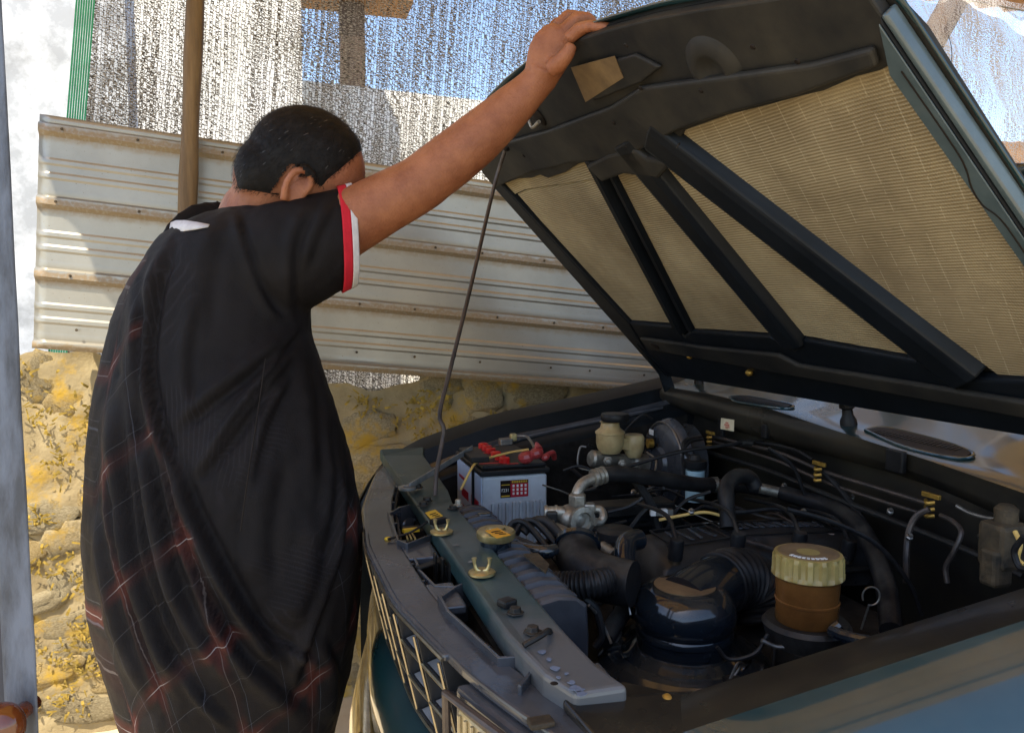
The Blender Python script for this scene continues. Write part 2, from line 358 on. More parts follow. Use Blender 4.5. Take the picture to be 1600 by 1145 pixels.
# ---- ribbed metal sheet leaning along the top of the wall
def sheet_mat():
    m = mat('sheet', (.34, .325, .285), (.26, .25, .22), 3, .34, .55, rvar=.05)
    N = m.node_tree.nodes; L = m.node_tree.links; b = N['Principled BSDF']
    uv = N.new('ShaderNodeUVMap'); sp = N.new('ShaderNodeSeparateXYZ'); L.new(uv.outputs[0], sp.inputs[0])
    nz = N.new('ShaderNodeTexNoise'); nz.inputs['Scale'].default_value = 38; nz.inputs['Detail'].default_value = 8; L.new(uv.outputs[0], nz.inputs['Vector'])
    md = N.new('ShaderNodeMath'); md.operation = 'MULTIPLY_ADD'; L.new(nz.outputs[0], md.inputs[0]); md.inputs[1].default_value = .028; L.new(sp.outputs['Y'], md.inputs[2])
    pm = N.new('ShaderNodeMath'); pm.operation = 'FLOORED_MODULO'; L.new(md.outputs[0], pm.inputs[0]); pm.inputs[1].default_value = PITCH
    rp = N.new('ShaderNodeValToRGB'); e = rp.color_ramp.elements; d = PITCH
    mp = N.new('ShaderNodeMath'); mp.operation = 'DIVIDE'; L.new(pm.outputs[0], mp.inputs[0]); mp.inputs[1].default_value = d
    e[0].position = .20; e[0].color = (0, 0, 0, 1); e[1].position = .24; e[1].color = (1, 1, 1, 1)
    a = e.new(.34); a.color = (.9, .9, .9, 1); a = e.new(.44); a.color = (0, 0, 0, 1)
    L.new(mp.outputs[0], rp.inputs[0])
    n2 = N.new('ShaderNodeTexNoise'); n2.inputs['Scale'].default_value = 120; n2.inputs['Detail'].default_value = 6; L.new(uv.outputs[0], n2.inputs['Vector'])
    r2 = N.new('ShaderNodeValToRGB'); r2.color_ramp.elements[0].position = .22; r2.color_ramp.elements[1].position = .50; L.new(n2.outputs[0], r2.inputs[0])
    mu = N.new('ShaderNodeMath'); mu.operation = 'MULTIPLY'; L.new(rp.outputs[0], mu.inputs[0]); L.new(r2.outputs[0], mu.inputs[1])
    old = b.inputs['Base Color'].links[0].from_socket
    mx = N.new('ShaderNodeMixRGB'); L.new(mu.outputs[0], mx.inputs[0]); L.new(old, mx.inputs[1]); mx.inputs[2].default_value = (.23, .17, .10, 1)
    # small dark specks
    vo = N.new('ShaderNodeTexNoise'); vo.inputs['Scale'].default_value = 210; L.new(uv.outputs[0], vo.inputs['Vector'])
    r3 = N.new('ShaderNodeValToRGB'); r3.color_ramp.elements[0].position = .70; r3.color_ramp.elements[1].position = .74; L.new(vo.outputs[0], r3.inputs[0])
    m2 = N.new('ShaderNodeMixRGB'); L.new(r3.outputs[0], m2.inputs[0]); L.new(mx.outputs[0], m2.inputs[1]); m2.inputs[2].default_value = (.16, .11, .06, 1)
    L.new(m2.outputs[0], b.inputs['Base Color'])
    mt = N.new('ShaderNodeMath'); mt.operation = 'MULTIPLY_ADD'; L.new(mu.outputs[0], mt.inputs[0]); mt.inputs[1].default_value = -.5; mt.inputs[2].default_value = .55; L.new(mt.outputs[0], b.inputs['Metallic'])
    return m
PITCH = .205
M['sheet'] = sheet_mat()
def metal_sheet(name, label, tl, tr, bl_z, depth, ncol, y0):
    # profile: (distance down, outward height)
    prof = []; s = 0; H = bl_z
    one = [(0, 0), (.012, .001), (.020, 0), (.027, .013), (.046, .014), (.058, .001), (.070, 0), (.118, 0), (.124, .0028), (.134, .0028), (.140, 0), (.158, 0), (.164, .0028), (.174, .0028), (.180, 0), (.204, 0)]
    while s < H:
        for a, b in one:
            if s+a <= H: prof.append((s+a, b))
        s += PITCH
    t = thing(name, label, 'metal sheet', (tl.x, y0, tl.z-H)); base = t.location.copy()
    vs = []; fs = []; uvs = []; n = len(prof); dn = V(-.055, 0, -1).normalized()
    for i in range(ncol):
        u = i/(ncol-1); p0 = tl.lerp(tr, u)
        for (d, h) in prof:
            wv = .004*math.sin(u*9+d*2)+.0015*fbm(V(u*5, d*2, 2))
            vs.append(p0+dn*d+V(0, -h-wv-depth*d, 0)); uvs.append((u*(tr-tl).length, d))
    fs = [(i*n+j, (i+1)*n+j, (i+1)*n+j+1, i*n+j+1) for i in range(ncol-1) for j in range(n-1)]
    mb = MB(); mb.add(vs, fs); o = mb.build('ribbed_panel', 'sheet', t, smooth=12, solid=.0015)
    lay = o.data.uv_layers.new(name='UVMap')
    for l in o.data.loops: lay.data[l.index].uv = uvs[l.vertex_index]
    random.seed(4)
    for d in (.037, .242, .447, .60):
        for u in np.arange(.03, .98, .075):
            p = tl.lerp(tr, u+random.uniform(-.015, .015))+dn*d+V(0, -.019-depth*d, 0); MB().lathe([(.0042, 0), (.0036, .002), (0, .0028)], p, (0, -1, 0), 8).build('nail_head', 'dirt_box', t)
    return t
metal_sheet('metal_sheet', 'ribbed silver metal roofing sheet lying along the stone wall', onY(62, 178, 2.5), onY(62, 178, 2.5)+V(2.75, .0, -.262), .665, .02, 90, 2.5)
# ---- wooden pole
pl = thing('wooden_pole', 'slim weathered wooden pole in front of the ribbed metal sheet', 'pole', V(-.345, 2.42, 0))
a = onY(305, 0, 2.42); b_ = onY(292, 345, 2.42); dr = (a-b_)/(a.z-b_.z); bot = b_-dr*b_.z; top = a+dr*(2.66-a.z)
mb = MB()
for i in range(26):
    p = bot.lerp(top, i/25); r = .025+.0018*math.sin(i*1.7)
    ring = [p+V(math.copysign(abs(math.cos(t))**.7, math.cos(t))*r, math.copysign(abs(math.sin(t))**.7, math.sin(t))*.024, 0)+V(.002*fbm(V(i*.8, t, 1)), 0, 0) for t in [2*math.pi*k/14 for k in range(14)]]
    if i == 0: rings = []
    rings.append(ring)
mb.loft(rings).build('pole_shaft', 'wood', pl, smooth=40)

# ---- shade net
def net_mat(name, tape1, tape2, dens):
    m = bpy.data.materials.new(name); m.use_nodes = True; N = m.node_tree.nodes; L = m.node_tree.links
    for n in list(N): N.remove(n)
    out = N.new('ShaderNodeOutputMaterial'); tc = N.new('ShaderNodeTexCoord'); uv = N.new('ShaderNodeUVMap')
    sp = N.new('ShaderNodeSeparateXYZ'); L.new(uv.outputs[0], sp.inputs[0])
    def math_(op, a, b=None, c=None):
        n = N.new('ShaderNodeMath'); n.operation = op
        for i, q in enumerate((a, b, c)):
            if q is None: continue
            if isinstance(q, (int, float)): n.inputs[i].default_value = q
            else: L.new(q, n.inputs[i])
        return n.outputs[0]
    def nz(vec, sx, sy, det=2, sc=1):
        mp = N.new('ShaderNodeMapping'); mp.inputs['Scale'].default_value = (sx, sy, 1); L.new(vec, mp.inputs[0])
        n = N.new('ShaderNodeTexNoise'); n.noise_dimensions = '2D'; n.inputs['Scale'].default_value = sc; n.inputs['Detail'].default_value = det; L.new(mp.outputs[0], n.inputs['Vector']); return n.outputs[0]
    COLW = .0098
    wob = nz(uv.outputs[0], 18, 6, 2); xw = math_('MULTIPLY_ADD', wob, .012, sp.outputs['X'])
    cf = math_('FRACT', math_('DIVIDE', xw, COLW)); cid = math_('FLOOR', math_('DIVIDE', xw, COLW))
    chain = math_('LESS_THAN', cf, .17)
    cb = N.new('ShaderNodeCombineXYZ'); L.new(cid, cb.inputs[0]); 
    slant = math_('MULTIPLY_ADD', cf, .004, sp.outputs['Y']); wv = math_('MULTIPLY_ADD', cid, 7.31, math_('MULTIPLY', slant, 1.0)); L.new(math_('MULTIPLY', slant, 1.0), cb.inputs[1])
    tape = nz(cb.outputs[0], .9, 195, 3)       # random rungs inside each column
    fine = nz(uv.outputs[0], 210, 270, 2)
    big = nz(uv.outputs[0], 3.2, 2.2, 4)
    s = math_('ADD', math_('ADD', math_('MULTIPLY', tape, .48), math_('MULTIPLY', fine, .52)), math_('MULTIPLY', math_('SUBTRACT', big, .5), .22))
    wn = N.new('ShaderNodeTexWhiteNoise'); wn.noise_dimensions = '1D'; L.new(cid, wn.inputs['W'])
    s = math_('MULTIPLY_ADD', math_('SUBTRACT', wn.outputs['Value'], .5), .085, s)
    hole = N.new('ShaderNodeMapRange'); hole.inputs['From Min'].default_value = dens; hole.inputs['From Max'].default_value = dens+.085; L.new(s, hole.inputs['Value'])
    hf = math_('MULTIPLY', hole.outputs[0], math_('SUBTRACT', 1, math_('MULTIPLY', chain, .85)))
    rp = N.new('ShaderNodeValToRGB'); rp.color_ramp.elements[0].position = .38; rp.color_ramp.elements[1].position = .62
    rp.color_ramp.elements[0].color = (*tape1, 1); rp.color_ramp.elements[1].color = (*tape2, 1); L.new(nz(uv.outputs[0], 90, 330, 3), rp.inputs[0])
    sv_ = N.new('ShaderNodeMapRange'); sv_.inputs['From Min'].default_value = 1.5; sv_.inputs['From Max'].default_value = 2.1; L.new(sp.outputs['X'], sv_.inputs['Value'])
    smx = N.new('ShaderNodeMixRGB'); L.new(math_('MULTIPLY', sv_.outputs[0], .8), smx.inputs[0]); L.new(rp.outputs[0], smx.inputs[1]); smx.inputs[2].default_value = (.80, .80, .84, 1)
    df = N.new('ShaderNodeBsdfDiffuse'); L.new(smx.outputs[0], df.inputs[0])
    tl = N.new('ShaderNodeBsdfTranslucent'); L.new(smx.outputs[0], tl.inputs[0])
    m1 = N.new('ShaderNodeMixShader'); m1.inputs[0].default_value = .45; L.new(df.outputs[0], m1.inputs[1]); L.new(tl.outputs[0], m1.inputs[2])
    tr = N.new('ShaderNodeBsdfTransparent'); m2 = N.new('ShaderNodeMixShader'); L.new(hf, m2.inputs[0]); L.new(m1.outputs[0], m2.inputs[1]); L.new(tr.outputs[0], m2.inputs[2])
    L.new(m2.outputs[0], out.inputs[0]); return m
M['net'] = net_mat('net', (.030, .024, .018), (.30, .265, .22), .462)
NY = 2.72
nt_ = thing('shade_net', 'knitted silver and brown shade net hanging above the metal sheet', 'shade net', (1.2, NY, .9))
nl_top = onY(147, 0, NY); nl_bot = onY(133, 190, NY); nsl = (nl_top.x-nl_bot.x)/(nl_top.z-nl_bot.z)
def netp(x, z):
    left = nl_top.x+nsl*(z-nl_top.z)
    r = smoothstep(1.5, 2.3, x)
    y = NY+.012*math.sin(x*6+z*2)+.01*fbm(V(x*2, z*2, 0))
    dg = x*.75+z*1.3
    y += r*(.09*math.sin(dg*3.4+.8)+.045*abs(math.sin(dg*6.1+1.5*fbm(V(x, z, 4))))+.03*fbm(V(x*3, z*5, 1)))
    return V(left+(x-nl_top.x), y, z)
GX, GZ = 190, 60
vs = []; uvs = []
for j in range(GZ):
    z = .95+1.78*j/(GZ-1)
    for i in range(GX):
        x = nl_top.x+3.9*i/(GX-1); vs.append(netp(x, z)); uvs.append((x+.02*z, z))
mb = MB(); mb.add(vs, [(j*GX+i, j*GX+i+1, (j+1)*GX+i+1, (j+1)*GX+i) for j in range(GZ-1) for i in range(GX-1)])
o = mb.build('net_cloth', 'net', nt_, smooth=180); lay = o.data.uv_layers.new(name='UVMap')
for l in o.data.loops: lay.data[l.index].uv = uvs[l.vertex_index]
for k in range(8):          # green selvedge tapes
    mb = MB(); x0 = nl_top.x-.052+k*.0068
    mb.add([netp(x0+q, .95+1.78*j/30)+V(0, -.004+.002*(q > 0), 0) for j in range(31) for q in (0, .0050)], [(2*j, 2*j+1, 2*j+3, 2*j+2) for j in range(30)])
    mb.build('border_tape', 'green_tape', nt_, smooth=0, solid=.0008)
mb = MB().tube([netp(nl_top.x-.05, 2.70), netp(.8, 2.70), netp(3.3, 2.70)], .004, 6); mb.build('hanging_wire', 'steel', nt_)
pt = [onY(1482, 55, 2.6), onY(1487, 78, 2.6), onY(1485, 105, 2.6), onY(1474, 120, 2.6)]
tag(thing('loose_string', 'thin loose dark string dangling in front of the bright net', 'string', pt[-1]))
MB().tube(pt, .0016, 6).build('string_strand', 'dark_metal', [o for o in COL.objects if o.name == 'loose_string'][0])

# ---- leaning post behind the net on the right
lp = thing('leaning_post', 'dark wooden post leaning behind the bright crumpled net', 'post', V(2.1, 3.15, 0))
a = onY(1425, 120, 3.05); b_ = onY(1502, -20, 3.05); dr = b_-a
p0 = a-dr*((a.z)/dr.z); MB().tube([V(p0.x, 3.1, 0), a, b_, b_+dr*1.2], .062, 10).build('post_shaft', 'wood_dark', lp)

# ---- what lies beyond the net
nh = thing('neighbour_house', 'white plastered neighbouring house with brown eaves behind the net', 'house', (-2, 5, 0))
MB().abox((-7, 5.0, 0), (.12, 5.4, 4.2)).build('house_wall', 'plaster_white', nh, smooth=0)
MB().abox((-.25, 5.85, 3.60), (.95, 6.2, 3.80)).build('eave_board', 'roof_tile', nh, smooth=0, bevel=.01)
MB().abox((.42, 5.95, 0), (.60, 6.1, 3.595)).build('veranda_post', 'wood_dark', nh, smooth=0, bevel=.01)
yw = thing('yard_wall', 'white rendered yard wall glowing in sunlight behind the net', 'wall', (4, 5.6, 0))
MB().add([(.14, 5.6, 0), (9.5, 5.6, 0), (9.5, 5.6, 2.55), (4.2, 5.6, 2.58), (2.9, 5.6, 2.62), (1.4, 5.6, 2.86), (.14, 5.6, 2.9),
          (.14, 5.8, 0), (9.5, 5.8, 0), (9.5, 5.8, 2.55), (4.2, 5.8, 2.58), (2.9, 5.8, 2.62), (1.4, 5.8, 2.86), (.14, 5.8, 2.9)],
         [(0, 1, 2, 3, 4, 5, 6), (7, 8, 9, 10, 11, 12, 13)]+[(i, (i+1) % 7, (i+1) % 7+7, i+7) for i in range(7)]).build('wall_face', 'plaster_white', yw, smooth=0)
rf = thing('orange_roof', 'orange corrugated roof edge seen above the bright net', 'roof', (5, 5.0, 0))
mb = MB(); cn = 160
def rw(i, y, dz): x = 3.6+i*.03; return V(x, y, 3.78+dz+.045*math.sin(x*22))
mb.add([rw(i, y, dz) for i in range(cn) for (y, dz) in ((4.6, 0), (5.55, .25))], [(2*i, 2*i+2, 2*i+3, 2*i+1) for i in range(cn-1)])
mb.build('roof_panel', 'roof_tile', rf, smooth=60, solid=.01)
for x in (3.7, 8.2): MB().abox((x-.05, 5.1, 0), (x+.05, 5.2, 3.82)).build('roof_post', 'wood_dark', rf, smooth=0)
fe = thing('brown_fence', 'brown weathered board fence behind the net', 'fence', (5.6, 4.3, 0))
for k in range(16):
    h = 2.48+.03*math.sin(k*5); MB().abox((4.2+k*.19, 4.28, 0), (4.2+k*.19+.182, 4.31, h)).build('board', 'roof_tile', fe, smooth=0, bevel=.004)
bw = thing('plaster_wall', 'tall mottled white plaster wall left of the green net border', 'wall', (-1.6, 3.4, 0))
mb = MB().grid(lambda u, v: V(-4.5+3.95*u, 3.2-.012*fbm(V(u*14, v*10, 2)), 2.62*v), 60, 60)
mb.abox((-4.5, 3.215, 0), (-.552, 3.4, 2.62)); mb.build('plaster_face', 'plaster', bw, smooth=60)

# ---- unseen translucent roof added to shade and tint the light, with its posts
cp = thing('added_shade_roof', 'added unseen amber translucent corrugated roof shading and warming the light over the car', 'roof', (.8, 1.2, 0))
m = mat('amber_sheet', (.62, .40, .13), (.50, .31, .10), 4, .5); M['amber'] = m
N = m.node_tree.nodes; L = m.node_tree.links; b = N['Principled BSDF']; tl = N.new('ShaderNodeBsdfTranslucent'); mx = N.new('ShaderNodeMixShader')
mx.inputs[0].default_value = .24; L.new(b.inputs['Base Color'].links[0].from_socket, tl.inputs[0]); L.new(b.outputs[0], mx.inputs[1]); L.new(tl.outputs[0], mx.inputs[2]); L.new(mx.outputs[0], N['Material Output'].inputs[0])
for k in range(5):
    y0 = -.25+k*.6
    mb = MB().grid(lambda u, v: V(-1.12+5.8*u, y0+.62*v, 2.78+.02*math.sin((y0+.62*v)*70)+.004*k), 4, 40)
    mb.build('roof_panel', 'amber', cp, smooth=60)
for x in (-1.05, 3.5):
    MB().abox((x-.04, .0, 0), (x+.04, .08, 2.75)).build('roof_post', 'wood', cp, smooth=0, bevel=.006)
    MB().abox((x-.04, 2.44, 0), (x+.04, 2.50-.02, 2.75)).build('roof_post', 'wood', cp, smooth=0, bevel=.006)
for y in (.04, 2.42): MB().abox((-1.1, y-.03, 2.67), (3.6, y+.03, 2.752)).build('roof_beam', 'wood', cp, smooth=0, bevel=.006)

# ---- window frame at the left edge
wf = thing('window_frame', 'pale grey painted wooden frame post with flaking paint', 'window frame', V(at(20, 572, .56).x, at(20, 572, .56).y, 0))
def stile(pa, pb, w0, dep):     # right edge from pa (top) to pb (bottom), going left by w0
    d = (pa-pb)/(pa.z-pb.z); t = pa+d*(2.3-pa.z); b = pb-d*pb.z; mb = MB(); rings = []
    for i in range(40):
        p = b.lerp(t, i/39); j = .0012*fbm(V(0, 0, i*.7))
        rings.append([p+RT*j, p+RT*(j-dep*.70)+Fh*dep, p-RT*(w0+dep*.7)+Fh*dep, p-RT*w0])
    return mb.loft(rings)
stile(at(3, 0, .56), at(61, 1145, .56), .024, .035).build('frame_post', 'frame', wf, smooth=30, bevel=.002)
stile(at(-52, 0, .565), at(10, 1145, .565), .05, .03).build('sash', 'frame_dark', wf, smooth=30)
mb = MB(); kc = at(4, 1136, .535); mb.ell(kc, RT*.0145, Fh*.0145, UPZ*.0175); mb.tube([kc, kc+Fh*.035], .006, 10)
mb.build('wooden_knob', 'knob', wf, smooth=180)

# ================================================================== CAR
car = thing('car', 'dark green car with its bonnet propped open over the dusty engine bay', 'car', (1.5, 1.32, 0))
# ---------------- bonnet
HA = RAD(46); H0 = onY(1035, 583, 2.0); EU = V(0, -1, 0); EV = V(-math.cos(HA), 0, math.sin(HA)); HN = V(-math.sin(HA), 0, -math.cos(HA))
def H(u, v, w=0): return H0+EU*u+EV*v+HN*w
def huv(px, py, w=0):
    p = onp(px, py, H0+HN*w, HN); return (2.0-p.y, (p-H0).dot(EV))
FRONT = [(-.02, .70), (-.012, .76), (.012, .796), (.08, .83), (.2, .857), (.328, .874), (.48, .872), (.631, .864), (.803, .85), (.919, .825), (1.026, .798), (1.125, .768), (1.206, .741), (1.30, .71), (1.345, .685), (1.358, .62)]
OUT = [(-.004, .0)]+[(-.004, .35)]+FRONT+[(1.352, .3), (1.345, 0)]
def hpoly(pts, w0, w1): return MB().prism([H(u, v, w0) for u, v in pts], HN*(w1-w0))
def front_v(u): return interp(u, FRONT)
def skin(s, t):
    u = -.012+1.372*s; v = (front_v(max(-.012, min(1.352, u)))+.012)*t-.012*(1-t)
    eu = min(1, min(s, 1-s)/.05); ev = min(1, (1-t)/.06)
    ed = math.sqrt(max(0, 1-(1-eu)**2))*math.sqrt(max(0, 1-(1-ev)**2))
    return H(u, v, -.0125-.012*ed-.03*math.sin(math.pi*s)**2*ed)
hood = MB().grid(skin, 60, 40).build('hood', 'paint', car, smooth=60, solid=.003)
inn = hpoly(OUT, -.022, -.012).build('inner_skin', 'hood_in', hood, smooth=0)
def pad_mat(name, c1, c2, pitch, sw):
    m = mat(name, c1, c2, 5, .85, detail=8)
    N = m.node_tree.nodes; L = m.node_tree.links; b = N['Principled BSDF']
    uv = N.new('ShaderNodeUVMap'); nzw = N.new('ShaderNodeTexNoise'); nzw.inputs['Scale'].default_value = 9; L.new(uv.outputs[0], nzw.inputs['Vector'])
    sp = N.new('ShaderNodeSeparateXYZ'); L.new(uv.outputs[0], sp.inputs[0])
    def mt(op, a, b_=None, c=None):
        n = N.new('ShaderNodeMath'); n.operation = op
        for i, q in enumerate((a, b_, c)):
            if q is None: continue
            if isinstance(q, (int, float)): n.inputs[i].default_value = q
            else: L.new(q, n.inputs[i])
        return n.outputs[0]
    vv = mt('MULTIPLY_ADD', nzw.outputs[0], .008, mt('MULTIPLY_ADD', sp.outputs['X'], .05, sp.outputs['Y']))
    ridge = mt('SINE', mt('MULTIPLY', vv, 2*math.pi/pitch))
    warp = mt('SINE', mt('MULTIPLY', mt('MULTIPLY_ADD', sp.outputs['Y'], .12, sp.outputs['X']), 2*math.pi/(pitch*.8)))
    uu = mt('MULTIPLY_ADD', nzw.outputs[0], .006, mt('MULTIPLY_ADD', sp.outputs['Y'], -.25, sp.outputs['X']))
    st = mt('FRACT', mt('DIVIDE', uu, .036)); stm = mt('LESS_THAN', st, .05)
    nb = N.new('ShaderNodeTexNoise'); nb.inputs['Scale'].default_value = 45; nb.inputs['Detail'].default_value = 3; L.new(uv.outputs[0], nb.inputs['Vector'])
    stm = mt('MULTIPLY', stm, mt('GREATER_THAN', nb.outputs[0], .47)); stm = mt('MULTIPLY', stm, sw)
    old = b.inputs['Base Color'].links[0].from_socket
    mr = N.new('ShaderNodeMixRGB'); mr.blend_type = 'MULTIPLY'; L.new(mt('MULTIPLY', mt('MULTIPLY_ADD', ridge, -.34, .36), mt('MULTIPLY_ADD', nzw.outputs[0], 1.6, .1)), mr.inputs[0]); L.new(old, mr.inputs[1]); mr.inputs[2].default_value = (.50, .44, .34, 1)
    mx = N.new('ShaderNodeMixRGB'); L.new(stm, mx.inputs[0]); L.new(mr.outputs[0], mx.inputs[1]); mx.inputs[2].default_value = (.60, .54, .40, 1)
    n4 = N.new('ShaderNodeTexNoise'); n4.inputs['Scale'].default_value = 260; L.new(uv.outputs[0], n4.inputs['Vector'])
    r4 = N.new('ShaderNodeValToRGB'); r4.color_ramp.elements[0].position = .66; r4.color_ramp.elements[1].position = .72; L.new(n4.outputs[0], r4.inputs[0])
    m5 = N.new('ShaderNodeMixRGB'); L.new(mt('MULTIPLY', r4.outputs[0], .6), m5.inputs[0]); L.new(mx.outputs[0], m5.inputs[1]); m5.inputs[2].default_value = (.16, .12, .06, 1)
    L.new(m5.outputs[0], b.inputs['Base Color'])
    hgt = mt('ADD', ridge, mt('MULTIPLY', warp, .35)); bp = N.new('ShaderNodeBump'); bp.inputs['Strength'].default_value = .5; bp.inputs['Distance'].default_value = .0012
    L.new(hgt, bp.inputs['Height']); L.new(bp.outputs[0], b.inputs['Normal']); return m
M['pad_fine'] = pad_mat('pad_fine', (.47, .395, .25), (.30, .245, .15), .0052, 0)
M['pad_stitched'] = pad_mat('pad_stitched', (.40, .335, .215), (.23, .185, .115), .0050, .28)
def ragged(a, b, n, amp, seed):
    random.seed(seed); return [(a[0]+(b[0]-a[0])*i/n, a[1]+(b[1]-a[1])*i/n+(0 if i in (0, n) else random.uniform(-amp, amp))) for i in range(n+1)]
def pad(pts, m, w1=-.003):
    from mathutils.geometry import tessellate_polygon
    o = hpoly(pts, -.0115, w1).build('insulation_pad', m, hood, smooth=0)
    lay = o.data.uv_layers.new(name='UVMap'); b = basepos(hood)
    for l in o.data.loops:
        p = o.data.vertices[l.vertex_index].co+b; lay.data[l.index].uv = (2.0-p.y, (p-H0).dot(EV))
    return o
pad([(.075, .60), (.072, .55), (.10, .212), (.33, .205), (.555, .605)]+ragged((.5, .622), (.15, .662), 6, .004, 3)+[(.075, .664)], 'pad_fine')
pad([(.06, .668), (.15, .667), (.555, .615), (.60, .68), (.3, .74), (.05, .74)], 'pad_fine', -.001)
pad([(.60, .66), (.72, .66), (.725, .185), (.39, .19)], 'pad_fine')
pad([(.775, .62), (.775, .185), (1.09, .14)], 'pad_fine')
pad([(.87, .66), (1.10, .65), (1.325, .62), (1.332, .13), (1.16, .12)], 'pad_stitched')
# front cross panel: ragged lower edge, a stepped ledge, then the nose
edge = [huv(*p) for p in [(770, 296), (790, 286), (812, 278), (833, 277), (845, 272), (858, 277), (885, 268), (905, 255), (925, 250), (945, 258), (985, 250), (1062, 222), (1070, 203), (1140, 178), (1200, 163), (1260, 147), (1290, 140), (1340, 118), (1378, 108), (1392, 100)]]
edge[0] = (.0, edge[0][1]); edge.append((1.345, edge[-1][1]))
hpoly(edge+[(1.345, .68)]+FRONT[:-1][::-1], -.0118, .004).build('front_panel', 'hood_in', hood, smooth=0, bevel=.003)
led = [huv(*p) for p in [(775, 290), (800, 215), (860, 198), (960, 160), (1010, 128), (1120, 112), (1280, 88), (1375, 62), (1384, 92), (1260, 138), (1140, 170), (1066, 196), (985, 240), (900, 248), (840, 262)]]
hpoly(led, .0042, .016).build('front_ledge', 'hood_in', hood, smooth=0, bevel=.007, seg=3)
hpoly([huv(*p) for p in [(905, 120), (950, 92), (1000, 78), (1040, 98), (1010, 122), (935, 152)]], .0042, .012).build('stiffener', 'hood_in', hood, smooth=0, bevel=.006, seg=3)
hpoly([huv(*p, w=.013) for p in [(892, 106), (960, 88), (974, 122), (915, 160)]], .0122, .0132).build('tan_sticker', 'cap_face', hood, smooth=0)
# nose opening with hook
c = H(*huv(842, 178), .006); MB().ell(c, EU*.020, EV*.026, HN*.004).build('nose_hole', 'label_black', hood, smooth=180)
MB().tube([H(*huv(833, 182), .012), H(*huv(843, 189), .02), H(*huv(851, 182), .016)], .004, 8).build('catch_hook', 'alu', hood)
c = H(*huv(1120, 105), .004); MB().lathe([(.05, 0), (.044, .005), (.030, .009), (.024, .008), (.016, .002), (0, .001)], c, HN).build('dimple', 'hood_in', hood, smooth=60)
for p in [(1012, 127), (1260, 82), (826, 236), (1107, 130), (969, 182), (990, 60), (1190, 60)]:
    MB().lathe([(.0042, 0), (.003, .0015), (0, .0016)], H(*huv(*p), .0165), HN, 10).build('plug_hole', 'label_black', hood)
# ribs
def rib(a, b, wa, wb, hgt, m='hood_rib'):
    a, b = Vector(a), Vector(b); d = (b-a).normalized(); n = Vector((-d.y, d.x)); ring = []
    for (p, wd) in ((a, wa), (b, wb)):
        ring.append([H(p.x+n.x*wd*k, p.y+n.y*wd*k, w_) for k, w_ in ((-.5, -.011), (-.40, hgt*.75), (-.22, hgt), (.22, hgt), (.40, hgt*.75), (.5, -.011))])
    return MB().loft(ring).build('rib', m, hood, smooth=0, bevel=.004)
rib((.585, .665), (.345, .185), .030, .036, .016)
rib((.628, .655), (.392, .185), .020, .028, .008)
rib((.745, .665), (.757, .165), .088, .080, .020)
rib((.835, .655), (1.115, .115), .095, .085, .022)
hpoly([huv(*p) for p in [(925, 250), (960, 232), (1000, 222), (1020, 236), (1045, 240), (1070, 214), (1072, 232), (1040, 268), (985, 262), (950, 275)]], .0042, .020).build('rib_junction', 'hood_in', hood, smooth=0, bevel=.006)
# side and rear frames
hpoly([(-.003, .0), (-.003, .72), (.06, .72), (.075, .56), (.10, .21), (.05, .1), (.05, 0)], -.0116, .010).build('side_frame', 'hood_rib', hood, smooth=0, bevel=.004)
hpoly([(1.345, 0), (1.345, .66), (1.318, .60), (1.322, .33), (1.30, .14), (1.30, 0)], -.0116, .010).build('side_frame', 'hood_rib', hood, smooth=0, bevel=.004)
hpoly([(.051, .0), (.051, .1), (.101, .212), (.33, .20), (.345, .17), (.40, .19), (.70, .183), (.74, .15), (.80, .18), (1.05, .145), (1.10, .115), (1.299, .13), (1.299, 0)], -.0116, .008).build('rear_frame', 'hood_rib', hood, smooth=0, bevel=.005)
hpoly([(.11, .165), (.33, .155), (.40, .15), (.70, .145), (.74, .12), (1.0, .105), (1.29, .085), (1.29, .05), (.70, .085), (.11, .12)], .0085, .020).build('rear_bead', 'hood_in', hood, smooth=0, bevel=.006, seg=3)
MB().ell(H(.17, .14, .0205), EU*.022, EV*.012, HN*.003).build('slot_hole', 'label_black', hood, smooth=180)
for (u, v) in ((.30, .105), (.52, .07)): MB().ell(H(u, v, .012), EU*.010, EV*.008, HN*.008, 10, 8).build('rubber_clip', 'brass', hood, smooth=180)
# edge flange facing outwards with its folded seam
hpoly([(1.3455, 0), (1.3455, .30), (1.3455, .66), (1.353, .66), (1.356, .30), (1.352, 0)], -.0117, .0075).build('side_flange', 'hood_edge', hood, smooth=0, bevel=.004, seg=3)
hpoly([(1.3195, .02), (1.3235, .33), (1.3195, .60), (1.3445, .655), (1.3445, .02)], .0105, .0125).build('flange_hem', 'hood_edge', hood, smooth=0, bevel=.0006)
sm = [H(u, v, .0130) for u, v in ((1.336, .60), (1.337, .50), (1.334, .47), (1.326, .445), (1.325, .42), (1.334, .40), (1.336, .36), (1.334, .25))]
MB().tube(sm, .0010, 6, k=4).build('seam', 'label_black', hood)
for (u, px) in ((.03, 0), (1.315, 0)):
    MB().prism([H(u, .13, .012), H(u, .02, .02), H(u, -.05, .05), H(u, -.06, .02), H(u, 0, -.005), H(u, .13, -.005)], EU*.008).build('hinge', 'paint_bay', hood, smooth=0)
# prop rod
rt = H(*huv(798, 222), .014)
rod = [at(679, 786, 1.50), at(682, 740, 1.52), at(691, 690, 1.545), at(693, 668, 1.55), at(687, 645, 1.56), at(704, 575, 1.60), at(735, 450, 1.67), at(772, 292, 1.77), rt]
MB().tube(rod, .0046, 10, k=4).build('prop_rod', 'rod', car)
MB().ell(rt, V(.012, 0, 0), V(0, .012, 0), V(0, 0, .012), 10, 8).build('rod_socket', 'rubber', car, smooth=180)

